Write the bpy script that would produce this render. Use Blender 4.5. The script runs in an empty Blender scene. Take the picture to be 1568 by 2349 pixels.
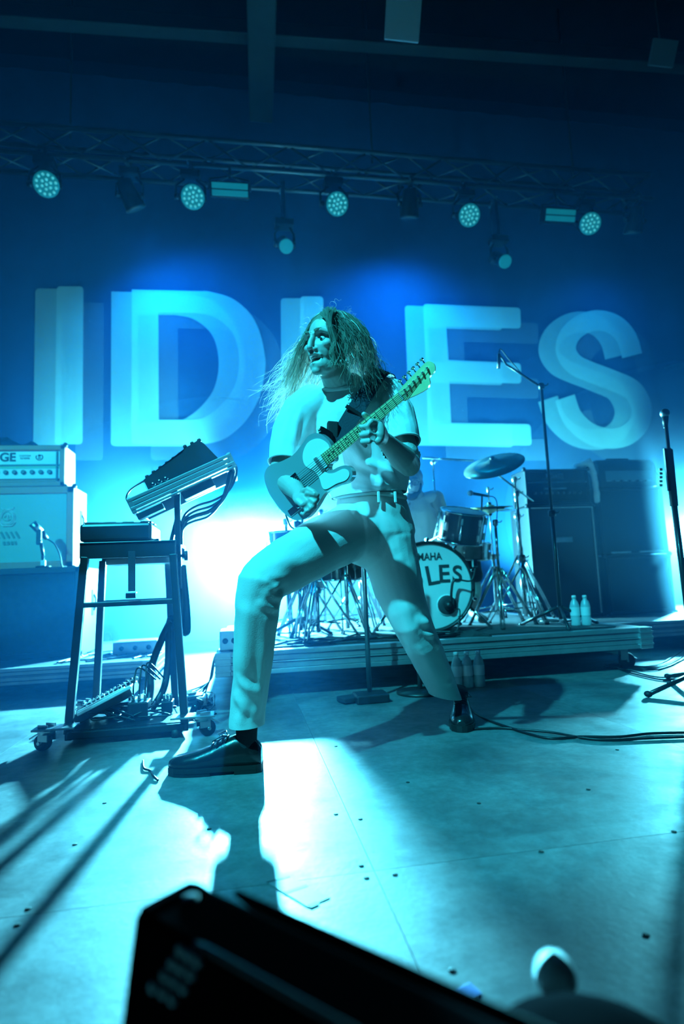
import bpy, bmesh, math, random
import numpy as np
from mathutils import Vector, Matrix, Quaternion, noise

SC = bpy.context.scene
COL = SC.collection
rnd = random.Random(7)

# ------------------------------------------------------------------ camera
FPX, IW, IH = 1350.0, 1568, 2349
TILT, YAW, ROLL, CAMZ = math.radians(6.7), math.radians(9.7), math.radians(-2.45), 0.62
_fw = Vector((math.sin(YAW)*math.cos(TILT), math.cos(YAW)*math.cos(TILT), math.sin(TILT)))
_rt = Vector((math.cos(YAW), -math.sin(YAW), 0)); _up = _rt.cross(_fw)
CR = math.cos(ROLL)*_rt + math.sin(ROLL)*_up
CU = -math.sin(ROLL)*_rt + math.cos(ROLL)*_up
CAM = Vector((0, 0, CAMZ))
cd = bpy.data.cameras.new('camera'); cam = bpy.data.objects.new('camera', cd); COL.objects.link(cam)
cam.matrix_world = Matrix(((CR.x, CU.x, -_fw.x, 0), (CR.y, CU.y, -_fw.y, 0), (CR.z, CU.z, -_fw.z, CAMZ), (0, 0, 0, 1)))
cd.sensor_fit = 'HORIZONTAL'; cd.sensor_width = 24.0; cd.lens = FPX/IW*24.0
cd.clip_start = 0.02; cd.clip_end = 100
cd.dof.use_dof = True; cd.dof.focus_distance = 2.15; cd.dof.aperture_fstop = 1.8
SC.camera = cam

# ------------------------------------------------------------------ world, exposure, front light
wd = bpy.data.worlds.new('world'); SC.world = wd; wd.use_nodes = True
wd.node_tree.nodes['Background'].inputs[0].default_value = (0.0, 0.001, 0.004, 1)
wd.node_tree.nodes['Background'].inputs[1].default_value = 1.0
SC.view_settings.view_transform = 'Standard'; SC.view_settings.look = 'None'
SC.view_settings.exposure = 0.0; SC.view_settings.gamma = 1.0; SC.view_settings.use_curve_mapping = False
try:
    SC.cycles.volume_bounces = 0; SC.cycles.max_bounces = 3; SC.cycles.diffuse_bounces = 2; SC.cycles.glossy_bounces = 2; SC.cycles.transmission_bounces = 3; SC.cycles.transparent_max_bounces = 8
    SC.cycles.use_adaptive_sampling = True; SC.cycles.adaptive_threshold = 0.16
    SC.cycles.volume_step_rate = 1.0; SC.cycles.use_denoising = True
    SC.cycles.sample_clamp_indirect = 6.0
except Exception:
    pass

CYAN = (0.085, 0.60, 0.86)
CYC_C = (0.045, 0.68, 0.82)
BLUE = (0.0, 0.30, 0.95)
WASH_E, BACK_E, CYC_E, HAZE, FRONT_E = 420, 14500, 2700, 0.011, 3700

def spot(name, loc, aim, energy, color, size=math.radians(60), blend=0.6, radius=0.05):
    l = bpy.data.lights.new(name, 'SPOT'); l.energy = energy; l.color = color
    l.spot_size = size; l.spot_blend = blend; l.shadow_soft_size = radius
    o = bpy.data.objects.new(name, l); COL.objects.link(o); o.location = loc
    o.rotation_euler = (Vector(aim) - Vector(loc)).to_track_quat('-Z', 'Y').to_euler()
    return o

# front-of-house lamp, high and to the left of the photographer
spot('front_of_house_lamp', (-2.2, -0.3, 4.9), (0.42, 2.2, 0.75), FRONT_E, (0.022, 0.58, 0.78), math.radians(29), 0.5, 0.05)
spot('front_of_house_lamp', (-3.4, -0.6, 3.4), (-1.62, 4.7, 1.25), 1500, (0.022, 0.58, 0.74), math.radians(20), 0.6, 0.05)

# ------------------------------------------------------------------ helpers
def P(px, py, Y):
    r = ((px-IW/2)/FPX)*CR - ((py-IH/2)/FPX)*CU + _fw
    return CAM + r*(Y/r.y)
def G(px, py, z=0.0):
    r = ((px-IW/2)/FPX)*CR - ((py-IH/2)/FPX)*CU + _fw
    return CAM + r*((z-CAMZ)/r.z)
def V(*a): return Vector(a)

MATS = {}
def mat(name, col=(0.5, 0.5, 0.5), rough=0.5, metal=0.0, spec=0.5, emit=None, estr=0.0, var=0.0, vscale=8.0, bump=0.0, bscale=40.0,
        alpha=1.0, trans=0.0, coat=0.0, sheen=0.0, rvar=0.0, wave=None, sss=0.0):
    if name in MATS: return MATS[name]
    m = bpy.data.materials.new(name); m.use_nodes = True; MATS[name] = m
    nt = m.node_tree; N = nt.nodes; L = nt.links; b = N['Principled BSDF']
    b.inputs['Base Color'].default_value = (*col, 1); b.inputs['Roughness'].default_value = rough
    b.inputs['Metallic'].default_value = metal; b.inputs['Specular IOR Level'].default_value = spec
    b.inputs['Alpha'].default_value = alpha; b.inputs['Transmission Weight'].default_value = trans
    b.inputs['Coat Weight'].default_value = coat; b.inputs['Sheen Weight'].default_value = sheen
    if emit: m.cycles.emission_sampling = 'NONE'; b.inputs['Emission Color'].default_value = (*emit, 1); b.inputs['Emission Strength'].default_value = estr
    if var or bump or rvar:
        tc = N.new('ShaderNodeTexCoord')
    if var or rvar:
        nz = N.new('ShaderNodeTexNoise'); nz.inputs['Scale'].default_value = vscale; nz.inputs['Detail'].default_value = 6
        nz.inputs['Roughness'].default_value = 0.65
        L.new(tc.outputs['Object'], nz.inputs['Vector'])
    if var:
        rp = N.new('ShaderNodeValToRGB'); rp.color_ramp.elements[0].position = 0.3; rp.color_ramp.elements[1].position = 0.7
        rp.color_ramp.elements[0].color = (*[c*(1-var) for c in col], 1); rp.color_ramp.elements[1].color = (*[min(1, c*(1+var)) for c in col], 1)
        L.new(nz.outputs['Fac'], rp.inputs['Fac']); L.new(rp.outputs['Color'], b.inputs['Base Color'])
    if rvar:
        mr = N.new('ShaderNodeMapRange'); mr.inputs['From Min'].default_value = 0.3; mr.inputs['From Max'].default_value = 0.7
        mr.inputs['To Min'].default_value = max(0.02, rough-rvar); mr.inputs['To Max'].default_value = min(1, rough+rvar)
        L.new(nz.outputs['Fac'], mr.inputs['Value']); L.new(mr.outputs['Result'], b.inputs['Roughness'])
    if bump:
        n2 = N.new('ShaderNodeTexNoise'); n2.inputs['Scale'].default_value = bscale; n2.inputs['Detail'].default_value = 4
        L.new(tc.outputs['Object'], n2.inputs['Vector'])
        if wave:
            n2 = N.new('ShaderNodeTexWave'); n2.inputs['Scale'].default_value = bscale; n2.bands_direction = wave
            L.new(tc.outputs['Object'], n2.inputs['Vector'])
        bp = N.new('ShaderNodeBump'); bp.inputs['Strength'].default_value = bump; bp.inputs['Distance'].default_value = 0.004
        L.new(n2.outputs[1 if wave else 'Fac'] if not wave else n2.outputs['Fac'], bp.inputs['Height']); L.new(bp.outputs['Normal'], b.inputs['Normal'])
    return m

class MB:
    """collects shapes into one mesh"""
    def __init__(s): s.v = []; s.f = []; s.sm = []
    def add(s, vs, fs, smooth=True):
        o = len(s.v); s.v += [tuple(v) for v in vs]; s.f += [tuple(i+o for i in f) for f in fs]; s.sm += [smooth]*len(fs); return s
    def box(s, c, size, R=None, bev=0.0, taper=(1, 1)):
        c = Vector(c); R = R or Matrix.Identity(3); x, y, z = [d/2 for d in size]
        if bev <= 0:
            vs = [c + R @ Vector((sx*x*(taper[0] if sz > 0 else 1), sy*y*(taper[1] if sz > 0 else 1), sz*z)) for sz in (-1, 1) for sy in (-1, 1) for sx in (-1, 1)]
            return s.add(vs, [(0, 2, 3, 1), (4, 5, 7, 6), (0, 1, 5, 4), (2, 6, 7, 3), (0, 4, 6, 2), (1, 3, 7, 5)], False)
        bm = bmesh.new(); bmesh.ops.create_cube(bm, size=1.0)
        for v in bm.verts:
            tx, ty = (taper if v.co.z > 0 else (1, 1))
            v.co = Vector((v.co.x*size[0]*tx, v.co.y*size[1]*ty, v.co.z*size[2]))
        bmesh.ops.bevel(bm, geom=bm.edges[:], offset=min(bev, min(size)*0.45), segments=2, profile=0.5, affect='EDGES')
        bm.verts.index_update()
        s.add([c + R @ v.co for v in bm.verts], [[v.index for v in f.verts] for f in bm.faces], False); bm.free(); return s
    def cyl(s, a, b, r0, r1=None, n=10, cap=True):
        return s.tube([a, b], [r0, r0 if r1 is None else r1], n, cap)
    def tube(s, pts, r, n=8, cap=True, closed=False):
        pts = [Vector(p) for p in pts]; m = len(pts)
        rs = list(r) if hasattr(r, '__len__') else [r]*m
        vs = []; prev = None
        for i, p in enumerate(pts):
            if closed: t = pts[(i+1) % m]-pts[i-1]
            else: t = (pts[min(i+1, m-1)]-pts[max(i-1, 0)])
            t = t.normalized() if t.length > 1e-9 else Vector((0, 0, 1))
            if prev is None:
                u = t.orthogonal().normalized()
            else:
                u = prev - t*prev.dot(t); u = u.normalized() if u.length > 1e-6 else t.orthogonal().normalized()
            prev = u; w = t.cross(u)
            for k in range(n):
                an = 2*math.pi*k/n; vs.append(p + (u*math.cos(an) + w*math.sin(an))*rs[i])
        fs = []
        for i in range(m if closed else m-1):
            for k in range(n):
                a0 = i*n+k; a1 = i*n+(k+1) % n; j = (i+1) % m
                fs.append((a0, a1, j*n+(k+1) % n, j*n+k))
        s.add(vs, fs, n > 4)
        if cap and not closed:
            o = len(s.v)-len(vs)
            s.f.append(tuple(o+k for k in reversed(range(n)))); s.sm.append(False)
            s.f.append(tuple(o+(m-1)*n+k for k in range(n))); s.sm.append(False)
        return s
    def loft(s, rings, cap=True, smooth=True):
        n = len(rings[0]); vs = [v for r in rings for v in r]; fs = []
        for i in range(len(rings)-1):
            for k in range(n):
                fs.append((i*n+k, i*n+(k+1) % n, (i+1)*n+(k+1) % n, (i+1)*n+k))
        o = len(s.v); s.add(vs, fs, smooth)
        if cap:
            s.f.append(tuple(o+k for k in reversed(range(n)))); s.sm.append(False)
            s.f.append(tuple(o+(len(rings)-1)*n+k for k in range(n))); s.sm.append(False)
        return s
    def limb(s, pts, n=16):
        """pts: (centre, rx, ry, xdir) elliptical sections, closed with domes"""
        C = [Vector(p[0]) for p in pts]; rings = []
        for i, p in enumerate(pts):
            t = (C[min(i+1, len(C)-1)]-C[max(i-1, 0)]).normalized()
            xd = Vector(p[3]) if len(p) > 3 and p[3] is not None else Vector((1, 0, 0))
            xd = (xd - t*xd.dot(t)); xd = xd.normalized() if xd.length > 1e-4 else t.orthogonal().normalized()
            yd = t.cross(xd)
            def ring(c, k): return [c + xd*(math.cos(2*math.pi*j/n)*p[1]*k) + yd*(math.sin(2*math.pi*j/n)*p[2]*k) for j in range(n)]
            h = min(p[1], p[2])
            if i == 0:
                for q in (0.15, 0.6, 0.87): rings.append(ring(C[i]-t*h*math.sqrt(1-q*q)*0.8, q))
            rings.append(ring(C[i], 1))
            if i == len(pts)-1:
                for q in (0.87, 0.6, 0.15): rings.append(ring(C[i]+t*h*math.sqrt(1-q*q)*0.8, q))
        return s.loft(rings)
    def ball(s, c, r, n=12, m=8, R=None):
        c = Vector(c); r = r if hasattr(r, '__len__') else (r, r, r); R = R or Matrix.Identity(3); rings = []
        for i in range(m+1):
            a = math.pi*(0.02+0.96*i/m); rings.append([c + R @ Vector((r[0]*math.sin(a)*math.cos(2*math.pi*k/n), r[1]*math.sin(a)*math.sin(2*math.pi*k/n), -r[2]*math.cos(a))) for k in range(n)])
        return s.loft(rings)
    def lathe(s, prof, c, axis=(0, 0, 1), n=20, cap=True):
        ax = Vector(axis).normalized(); u = ax.orthogonal().normalized(); w = ax.cross(u); c = Vector(c)
        return s.loft([[c + ax*h + (u*math.cos(2*math.pi*k/n)+w*math.sin(2*math.pi*k/n))*r for k in range(n)] for r, h in prof], cap)
    def prism(s, outline, M, t):
        """outline in the xy plane of M, thickness t along its z"""
        bm = bmesh.new(); n = len(outline)
        lo = [bm.verts.new((x, y, 0)) for x, y in outline]; hi = [bm.verts.new((x, y, t)) for x, y in outline]
        bm.faces.new(list(reversed(lo))); bm.faces.new(hi)
        for i in range(n): bm.faces.new((lo[i], lo[(i+1) % n], hi[(i+1) % n], hi[i]))
        bmesh.ops.triangulate(bm, faces=[f for f in bm.faces if len(f.verts) > 4]); bm.verts.index_update()
        s.add([M @ v.co for v in bm.verts], [[v.index for v in f.verts] for f in bm.faces], False); bm.free(); return s
    def mesh(s, name):
        me = bpy.data.meshes.new(name); me.from_pydata(s.v, [], s.f); me.polygons.foreach_set('use_smooth', s.sm); me.update(); return me
    def build(s, name, m, parent=None):
        return link(name, s.mesh(name), m, parent)

def link(name, me, m, parent=None):
    o = bpy.data.objects.new(name, me); COL.objects.link(o)
    if m is not None and not me.materials: me.materials.append(m)
    if parent is not None:
        o.parent = parent
        if parent.get('_world') and parent.type == 'EMPTY': o.location = -Vector(parent.location)
    return o
def tag(o, label=None, cat=None, group=None, kind=None):
    if label: o['label'] = label
    if cat: o['category'] = cat
    if group: o['group'] = group
    if kind: o['kind'] = kind
    return o
ROOTS = []
def thing(name, label, cat, loc=(0, 0, 0), group=None, world=False, rotz=0.0, R=None):
    o = bpy.data.objects.new(name, None); COL.objects.link(o); o.location = loc; o.empty_display_size = 0.05
    if R is not None: o.rotation_euler = R.to_euler()
    else: o.rotation_euler = (0, 0, rotz)
    if world: o['_world'] = True; ROOTS.append(o)
    return tag(o, label, cat, group)
def copy_tree(o, parent=None):
    c = o.copy(); COL.objects.link(c); c.parent = parent
    for ch in [x for x in bpy.data.objects if x.parent == o]: copy_tree(ch, c)
    return c
def dup(o, loc, rotz=0.0, label=None, R=None):
    c = copy_tree(o); c.location = loc
    c.rotation_euler = R.to_euler() if R is not None else (0, 0, rotz)
    if label: c['label'] = label
    return c
def Rz(a): return Matrix.Rotation(a, 3, 'Z')
def basis(x, y, z): return Matrix((x, y, z)).transposed()
def frame_from(z, xh):
    z = Vector(z).normalized(); x = Vector(xh); x = (x - z*x.dot(z)).normalized(); return basis(x, z.cross(x), z)
def spline(pts, k=8, closed=False):
    pts = [Vector(p) for p in pts]; n = len(pts); out = []
    rng = range(n if closed else n-1)
    for i in rng:
        p0 = pts[i-1] if (i > 0 or closed) else pts[0]; p1 = pts[i]; p2 = pts[(i+1) % n]; p3 = pts[(i+2) % n] if (closed or i+2 < n) else pts[-1]
        for j in range(k):
            t = j/k; out.append(0.5*((2*p1)+(p2-p0)*t+(2*p0-5*p1+4*p2-p3)*t*t+(3*p1-p0-3*p2+p3)*t**3))
    if not closed: out.append(pts[-1])
    return out
def cable(name, label, pts, r, m, group=None, k=8, cat='cable'):
    return tag(MB().tube(spline(pts, k), r, 6).build(name, m), label, cat, group)

# ------------------------------------------------------------------ materials
M_black = mat('black_paint', (0.012, 0.012, 0.014), 0.42, var=0.3, vscale=30)
M_matte = mat('black_matte', (0.010, 0.010, 0.012), 0.75, var=0.3, vscale=20)
M_rubber = mat('black_rubber', (0.012, 0.012, 0.012), 0.6)
M_tolex = mat('black_vinyl', (0.016, 0.016, 0.018), 0.5, bump=0.5, bscale=300)
M_chrome = mat('chrome', (0.75, 0.77, 0.78), 0.16, 1.0)
M_steel = mat('grey_steel', (0.42, 0.43, 0.44), 0.34, 1.0, var=0.15, vscale=14)
M_alu = mat('aluminium', (0.55, 0.56, 0.57), 0.42, 0.9, var=0.12, vscale=10)
M_white = mat('white_plastic', (0.78, 0.78, 0.76), 0.4)
M_cable = mat('cable_black', (0.008, 0.008, 0.009), 0.45)
M_grey = mat('grey_plastic', (0.12, 0.12, 0.13), 0.5)
# ------------------------------------------------------------------ stage floor, walls, ceiling
def floor_material():
    m = bpy.data.materials.new('stage_floor_paint'); m.use_nodes = True; nt = m.node_tree; N = nt.nodes; L = nt.links; b = N['Principled BSDF']
    tc = N.new('ShaderNodeTexCoord')
    def nz(scale, detail=6, stretch=None, rough=0.6):
        n = N.new('ShaderNodeTexNoise'); n.inputs['Scale'].default_value = scale; n.inputs['Detail'].default_value = detail; n.inputs['Roughness'].default_value = rough
        if stretch:
            mp = N.new('ShaderNodeMapping'); mp.inputs['Scale'].default_value = stretch; mp.inputs['Rotation'].default_value = (0, 0, 0.6)
            L.new(tc.outputs['Object'], mp.inputs['Vector']); L.new(mp.outputs['Vector'], n.inputs['Vector'])
        else: L.new(tc.outputs['Object'], n.inputs['Vector'])
        return n
    def ramp(src, a, b_, ca, cb):
        r = N.new('ShaderNodeValToRGB'); r.color_ramp.elements[0].position = a; r.color_ramp.elements[1].position = b_
        r.color_ramp.elements[0].color = (*ca, 1); r.color_ramp.elements[1].color = (*cb, 1); L.new(src.outputs['Fac'], r.inputs['Fac']); return r
    big = ramp(nz(2.2), 0.34, 0.66, (0.095, 0.095, 0.097), (0.24, 0.24, 0.24))
    fine = ramp(nz(26, 8, rough=0.75), 0.36, 0.62, (0.62, 0.62, 0.62), (1, 1, 1))
    scr = ramp(nz(3.2, 9, (1, 14, 1), 0.8), 0.60, 0.72, (0, 0, 0), (1, 1, 1))
    mx = N.new('ShaderNodeMix'); mx.data_type = 'RGBA'; mx.blend_type = 'MULTIPLY'; mx.inputs[0].default_value = 1
    L.new(big.outputs['Color'], mx.inputs[6]); L.new(fine.outputs['Color'], mx.inputs[7])
    m2 = N.new('ShaderNodeMix'); m2.data_type = 'RGBA'; m2.blend_type = 'MIX'; m2.inputs[7].default_value = (0.36, 0.36, 0.35, 1)
    mm = N.new('ShaderNodeMath'); mm.operation = 'MULTIPLY'; mm.inputs[1].default_value = 0.45
    L.new(scr.outputs['Color'], mm.inputs[0]); L.new(mm.outputs[0], m2.inputs[0]); L.new(mx.outputs[2], m2.inputs[6]); L.new(m2.outputs[2], b.inputs['Base Color'])
    mr = N.new('ShaderNodeMapRange'); mr.inputs['From Min'].default_value = 0.35; mr.inputs['From Max'].default_value = 0.65
    mr.inputs['To Min'].default_value = 0.40; mr.inputs['To Max'].default_value = 0.60
    n5 = nz(5.5, 6); L.new(n5.outputs['Fac'], mr.inputs['Value']); L.new(mr.outputs['Result'], b.inputs['Roughness'])
    bp = N.new('ShaderNodeBump'); bp.inputs['Strength'].default_value = 0.25; bp.inputs['Distance'].default_value = 0.002
    n6 = nz(60, 5); L.new(n6.outputs['Fac'], bp.inputs['Height']); L.new(bp.outputs['Normal'], b.inputs['Normal'])
    return m
M_floor = floor_material()
M_gap = mat('floor_gap', (0.02, 0.02, 0.02), 0.8)
fl = MB().box((1.5, 3.2, -0.06), (15.0, 8.4, 0.06)).build('floor', M_gap); tag(fl, kind='structure')
pm = None
for i in range(-5, 7):
    for j in range(-1, 3):
        x = 0.262+i*1.22; y = 1.32+j*2.44
        if y > 7: continue
        if pm is None: pm = MB().box((0.61, 1.22, -0.015), (1.2185, 2.4385, 0.03)).mesh('floor_panel'); pm.materials.append(M_floor)
        o = link('floor_panel', pm, None, fl); o.location = (x, y, 0)
hole = MB().lathe([(0.006, 0.0), (0.006, 0.0012), (0.001, 0.0012)], (0, 0, 0), n=10).mesh('screw_hole'); hole.materials.append(M_gap)
for px, py in [(240, 1842), (172, 1937), (770, 1868), (826, 1879), (828, 1986), (905, 2006), (840, 2014), (1241, 1954), (1349, 1811), (1098, 1843), (1545, 1908), (1481, 2145), (954, 2240), (1036, 2226), (1415, 1720), (935, 1795), (770, 1712), (65, 2085), (40, 2122), (480, 1902)]:
    o = link('screw_hole', hole, None, fl); o.location = G(px, py, 0)

M_wall = mat('dark_wall', (0.006, 0.006, 0.007), 0.9, spec=0.1, var=0.3, vscale=3)
YB = 6.9
tag(MB().box((1.5, YB+0.45, 3.4), (15.0, 0.1, 7.4)).build('wall_back', M_wall), kind='structure')
tag(MB().box((-5.6, 3.2, 3.4), (0.1, 8.4, 7.4)).build('wall_left', M_wall), kind='structure')
tag(MB().box((9.0, 3.2, 3.4), (0.1, 8.4, 7.4)).build('wall_right', M_wall), kind='structure')
tag(MB().box((1.7, 2.2, 7.6), (14.6, 10.4, 0.1)).build('ceiling', M_wall), kind='structure')
M_beam = mat('painted_beam', (0.022, 0.022, 0.024), 0.7, var=0.2, vscale=4)
# ceiling beams: one running towards the stage back, one across
def beam(name, a, b2, w, h):
    R = frame_from(b2-a, (1, 0, 0)) if abs((b2-a).y) > 1 else frame_from(b2-a, (0, 1, 0))
    tag(MB().box((a+b2)/2, (w, h, (b2-a).length), R, 0.01).build(name, M_beam), kind='structure')
beam('trim_1', P(598, 262, 6.4), P(600, -160, 4.2), 0.27, 0.2)
beam('trim_2', P(-300, 12, 5.6), P(1900, 170, 5.6), 0.14, 0.16)
M_panel = mat('pale_panel', (0.35, 0.36, 0.37), 0.6)
pn = thing('ceiling_panel', 'pale square panel hanging under the dark ceiling above the stage', 'panel', P(928, 34, 4.0), world=True)
c0 = P(925, 20, 4.0); R_ = frame_from((0.02, -0.85, -0.5), (1, -0.05, -0.02))
MB().box(c0, (0.285, 0.42, 0.03), R_, 0.006).build('board', M_panel, pn)
MB().cyl(c0+V(-0.1, 0.02, 0.1), V(c0.x-0.1, c0.y+0.05, 7.5), 0.008, n=6).build('hanger', M_black, pn)
MB().cyl(c0+V(0.1, 0.02, 0.1), V(c0.x+0.1, c0.y+0.05, 7.5), 0.008, n=6).build('hanger', M_black, pn)
pn2 = thing('ceiling_panel', 'dim dark panel in the upper corner right of the pale one', 'panel', P(1520, 120, 4.6), world=True)
c0 = P(1520, 122, 4.6); MB().box(c0, (0.27, 0.22, 0.03), R_, 0.006).build('board', M_grey, pn2)
MB().cyl(c0+V(0, 0.02, 0.05), V(c0.x, c0.y+0.03, 7.5), 0.008, n=6).build('hanger', M_black, pn2)

# ------------------------------------------------------------------ backdrop with the band's lettering
def layer_mat(name, col, fac):
    m = bpy.data.materials.new(name); m.use_nodes = True; nt = m.node_tree; N = nt.nodes; L = nt.links
    b = N['Principled BSDF']; b.inputs['Base Color'].default_value = (*col, 1); b.inputs['Roughness'].default_value = 0.85; b.inputs['Specular IOR Level'].default_value = 0.1
    b.inputs['Alpha'].default_value = fac
    tc = N.new('ShaderNodeTexCoord'); nz = N.new('ShaderNodeTexNoise'); nz.inputs['Scale'].default_value = 1.4; nz.inputs['Detail'].default_value = 3
    L.new(tc.outputs['Object'], nz.inputs['Vector']); mr = N.new('ShaderNodeMapRange'); mr.inputs['To Min'].default_value = fac*0.82; mr.inputs['To Max'].default_value = min(1, fac*1.18)
    L.new(nz.outputs['Fac'], mr.inputs['Value']); L.new(mr.outputs['Result'], b.inputs['Alpha'])
    return m
M_cloth = mat('backdrop_cloth', (0.03, 0.062, 0.15), 0.95, spec=0.05, var=0.08, vscale=1.2)
bd = thing('stage_backdrop', 'wide dark cloth backdrop with giant pale ghosted letters behind the drums', 'backdrop', (1.7, YB, 0.1), world=True)
mb = MB(); nx = 160; x0, x1 = -4.6, 8.2
for z0 in (0.02,):
    rows = []
    for zi in range(0, 13):
        z = 0.02+(6.9-0.02)*zi/12
        rows.append([V(x0+(x1-x0)*i/nx, YB+0.012+0.010*math.sin(i*1.13+0.4*math.sin(zi*0.5))*(0.4+0.6*math.sin(i*0.21)**2), z) for i in range(nx+1)])
    vs = [v for r in rows for v in r]; fs = [(r*(nx+1)+i, r*(nx+1)+i+1, (r+1)*(nx+1)+i+1, (r+1)*(nx+1)+i) for r in range(12) for i in range(nx)]
    mb.add(vs, fs)
cl = mb.build('cloth', M_cloth, bd)
def rounded(pts, r=9, k=4, sharp=()):
    out = []; n = len(pts)
    for i, p in enumerate(pts):
        p = Vector((*p, 0)); a = Vector((*pts[i-1], 0)); b2 = Vector((*pts[(i+1) % n], 0))
        if i in sharp: out.append((p.x, p.y)); continue
        d0 = (a-p).normalized(); d1 = (b2-p).normalized(); rr = min(r, (a-p).length*0.45, (b2-p).length*0.45)
        for j in range(k+1):
            t = j/k; q = (p+d0*rr)*(1-t)**2 + p*2*t*(1-t) + (p+d1*rr)*t*t; out.append((q.x, q.y))
    return out
def curve2(pts, k=6): return [(p.x, p.y) for p in spline([(x, y, 0) for x, y in pts], k)]
LI = [rounded([(130, 657), (191, 657), (189, 1019), (125, 1019)])]
LD = [rounded([(302, 664), (302.5, 664), (302.5, 664.5)], 1)[:1] + curve2([(462, 668), (480, 669), (531, 684), (571, 717), (594, 758), (607, 814), (607, 855), (594, 911), (566, 962), (525, 1000), (490, 1015), (459, 1019)]) + [(310, 1019), (303, 1016), (301, 1010)],
      [(363, 717)] + curve2([(440, 718), (455, 719), (490, 727), (525, 753), (543, 788), (548, 839), (536, 890), (505, 931), (469, 957), (444, 963), (430, 963)]) + [(364, 963)]]
LL = [rounded([(688, 680), (741, 680), (744, 968), (872, 968), (873, 1019), (690, 1019)], sharp=(2,))]
LE = [rounded([(970, 697), (1193, 706), (1194, 754), (1023, 749), (1028, 826), (1194, 833), (1195, 880), (1030, 875), (1034, 970), (1216, 973), (1219, 1022), (983, 1018)], sharp=(3, 4, 7, 8))]
sc_ = curve2([(1449, 816), (1437, 776), (1410, 746), (1372, 735), (1335, 744), (1306, 769), (1297, 803), (1315, 834), (1350, 852), (1400, 871), (1450, 895), (1471, 937), (1461, 977), (1430, 1001), (1388, 1005), (1347, 991), (1312, 957), (1295, 912)], 6)
def stroke(c, w):
    L_, R2 = [], []
    for i, p in enumerate(c):
        a = Vector(c[max(i-1, 0)]); b2 = Vector(c[min(i+1, len(c)-1)]); t = (b2-a).normalized(); n = Vector((-t.y, t.x)); p = Vector(p)
        L_.append(tuple(p+n*w)); R2.append(tuple(p-n*w))
    return L_ + R2[::-1]
LS = [stroke(sc_, 23.5)]
LETTERS = [('I', LI, 0), ('D', LD, 0.2), ('L', LL, 0.45), ('E', LE, 0.65), ('S', LS, 1.0)]
def flat_fill(loops, y):
    bm = bmesh.new(); es = []
    for lp in loops:
        vs = [bm.verts.new(P(x_, y_, y)) for x_, y_ in lp]
        for i in range(len(vs)):
            if (vs[i].co-vs[i-1].co).length > 1e-5: es.append(bm.edges.new((vs[i-1], vs[i])))
    bmesh.ops.triangle_fill(bm, use_beauty=True, use_dissolve=False, edges=es, normal=(0, -1, 0))
    me = bpy.data.meshes.new('letter'); bm.to_mesh(me); bm.free(); return me
lay = [('faint', (0.62, 0.50, 0.62), 0.16, (47, 37), (36, 34), 0.002), ('middle', (0.8, 0.8, 0.8), 0.42, (-49, 5), (-39, 3), -0.004), ('front', (0.86, 0.86, 0.85), 0.50, (0, 0), (0, 0), -0.010)]
for ln, col, fac, o0, o1, dy in lay:
    mm_ = layer_mat('lettering_'+ln, col, fac)
    for ch, loops, t in LETTERS:
        ox, oy = o0[0]*(1-t)+o1[0]*t, o0[1]*(1-t)+o1[1]*t
        me = flat_fill([[(x+ox, y+oy) for x, y in lp] for lp in loops], YB-0.006+dy)
        link('letter_'+ch.lower(), me, mm_, bd)

# ------------------------------------------------------------------ lighting truss and lamps
TY0, TY1 = 5.8, 6.1
ztop = P(400, 314, TY0).z; zbot = ztop-0.30
xa, xb = P(-150, 300, TY0).x, P(1490, 405, TY0).x
M_truss = mat('truss_metal', (0.16, 0.165, 0.17), 0.4, 0.8)
tr = thing('lighting_truss', 'long aluminium box truss with diagonal braces hung across the stage', 'truss', ((xa+xb)/2, 5.95, zbot), world=True)
for yy in (TY0, TY1):
    for zz in (zbot, ztop):
        MB().cyl((xa, yy, zz), (xb, yy, zz), 0.024, n=8).build('chord', M_truss, tr)
nseg = int((xb-xa)/0.42)
for i in range(nseg):
    u0 = xa+(xb-xa)*i/nseg; u1 = xa+(xb-xa)*(i+1)/nseg; s_ = i % 2
    for yy in (TY0, TY1):
        MB().cyl((u0, yy, zbot if s_ else ztop), (u1, yy, ztop if s_ else zbot), 0.010, n=6).build('brace', M_truss, tr)
    for zz in (zbot, ztop):
        MB().cyl((u0, TY0 if s_ else TY1, zz), (u1, TY1 if s_ else TY0, zz), 0.010, n=6).build('brace', M_truss, tr)
for u in (xa+1.2, xa+4.4, xb-0.9):
    MB().cyl((u, 5.95, ztop), (u, 5.95, 7.55), 0.012, n=6).build('hoist_chain', M_black, tr)
M_lens = mat('lit_lens', (0.02, 0.25, 0.28), 0.3, emit=(0.01, 0.42, 0.5), estr=0.26)
M_lensdot = mat('lit_lens_dot', (0.1, 0.5, 0.5), 0.2, emit=(0.10, 0.75, 0.8), estr=0.5)
M_fix = mat('fixture_black', (0.014, 0.014, 0.016), 0.38, var=0.2, vscale=20)

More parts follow.
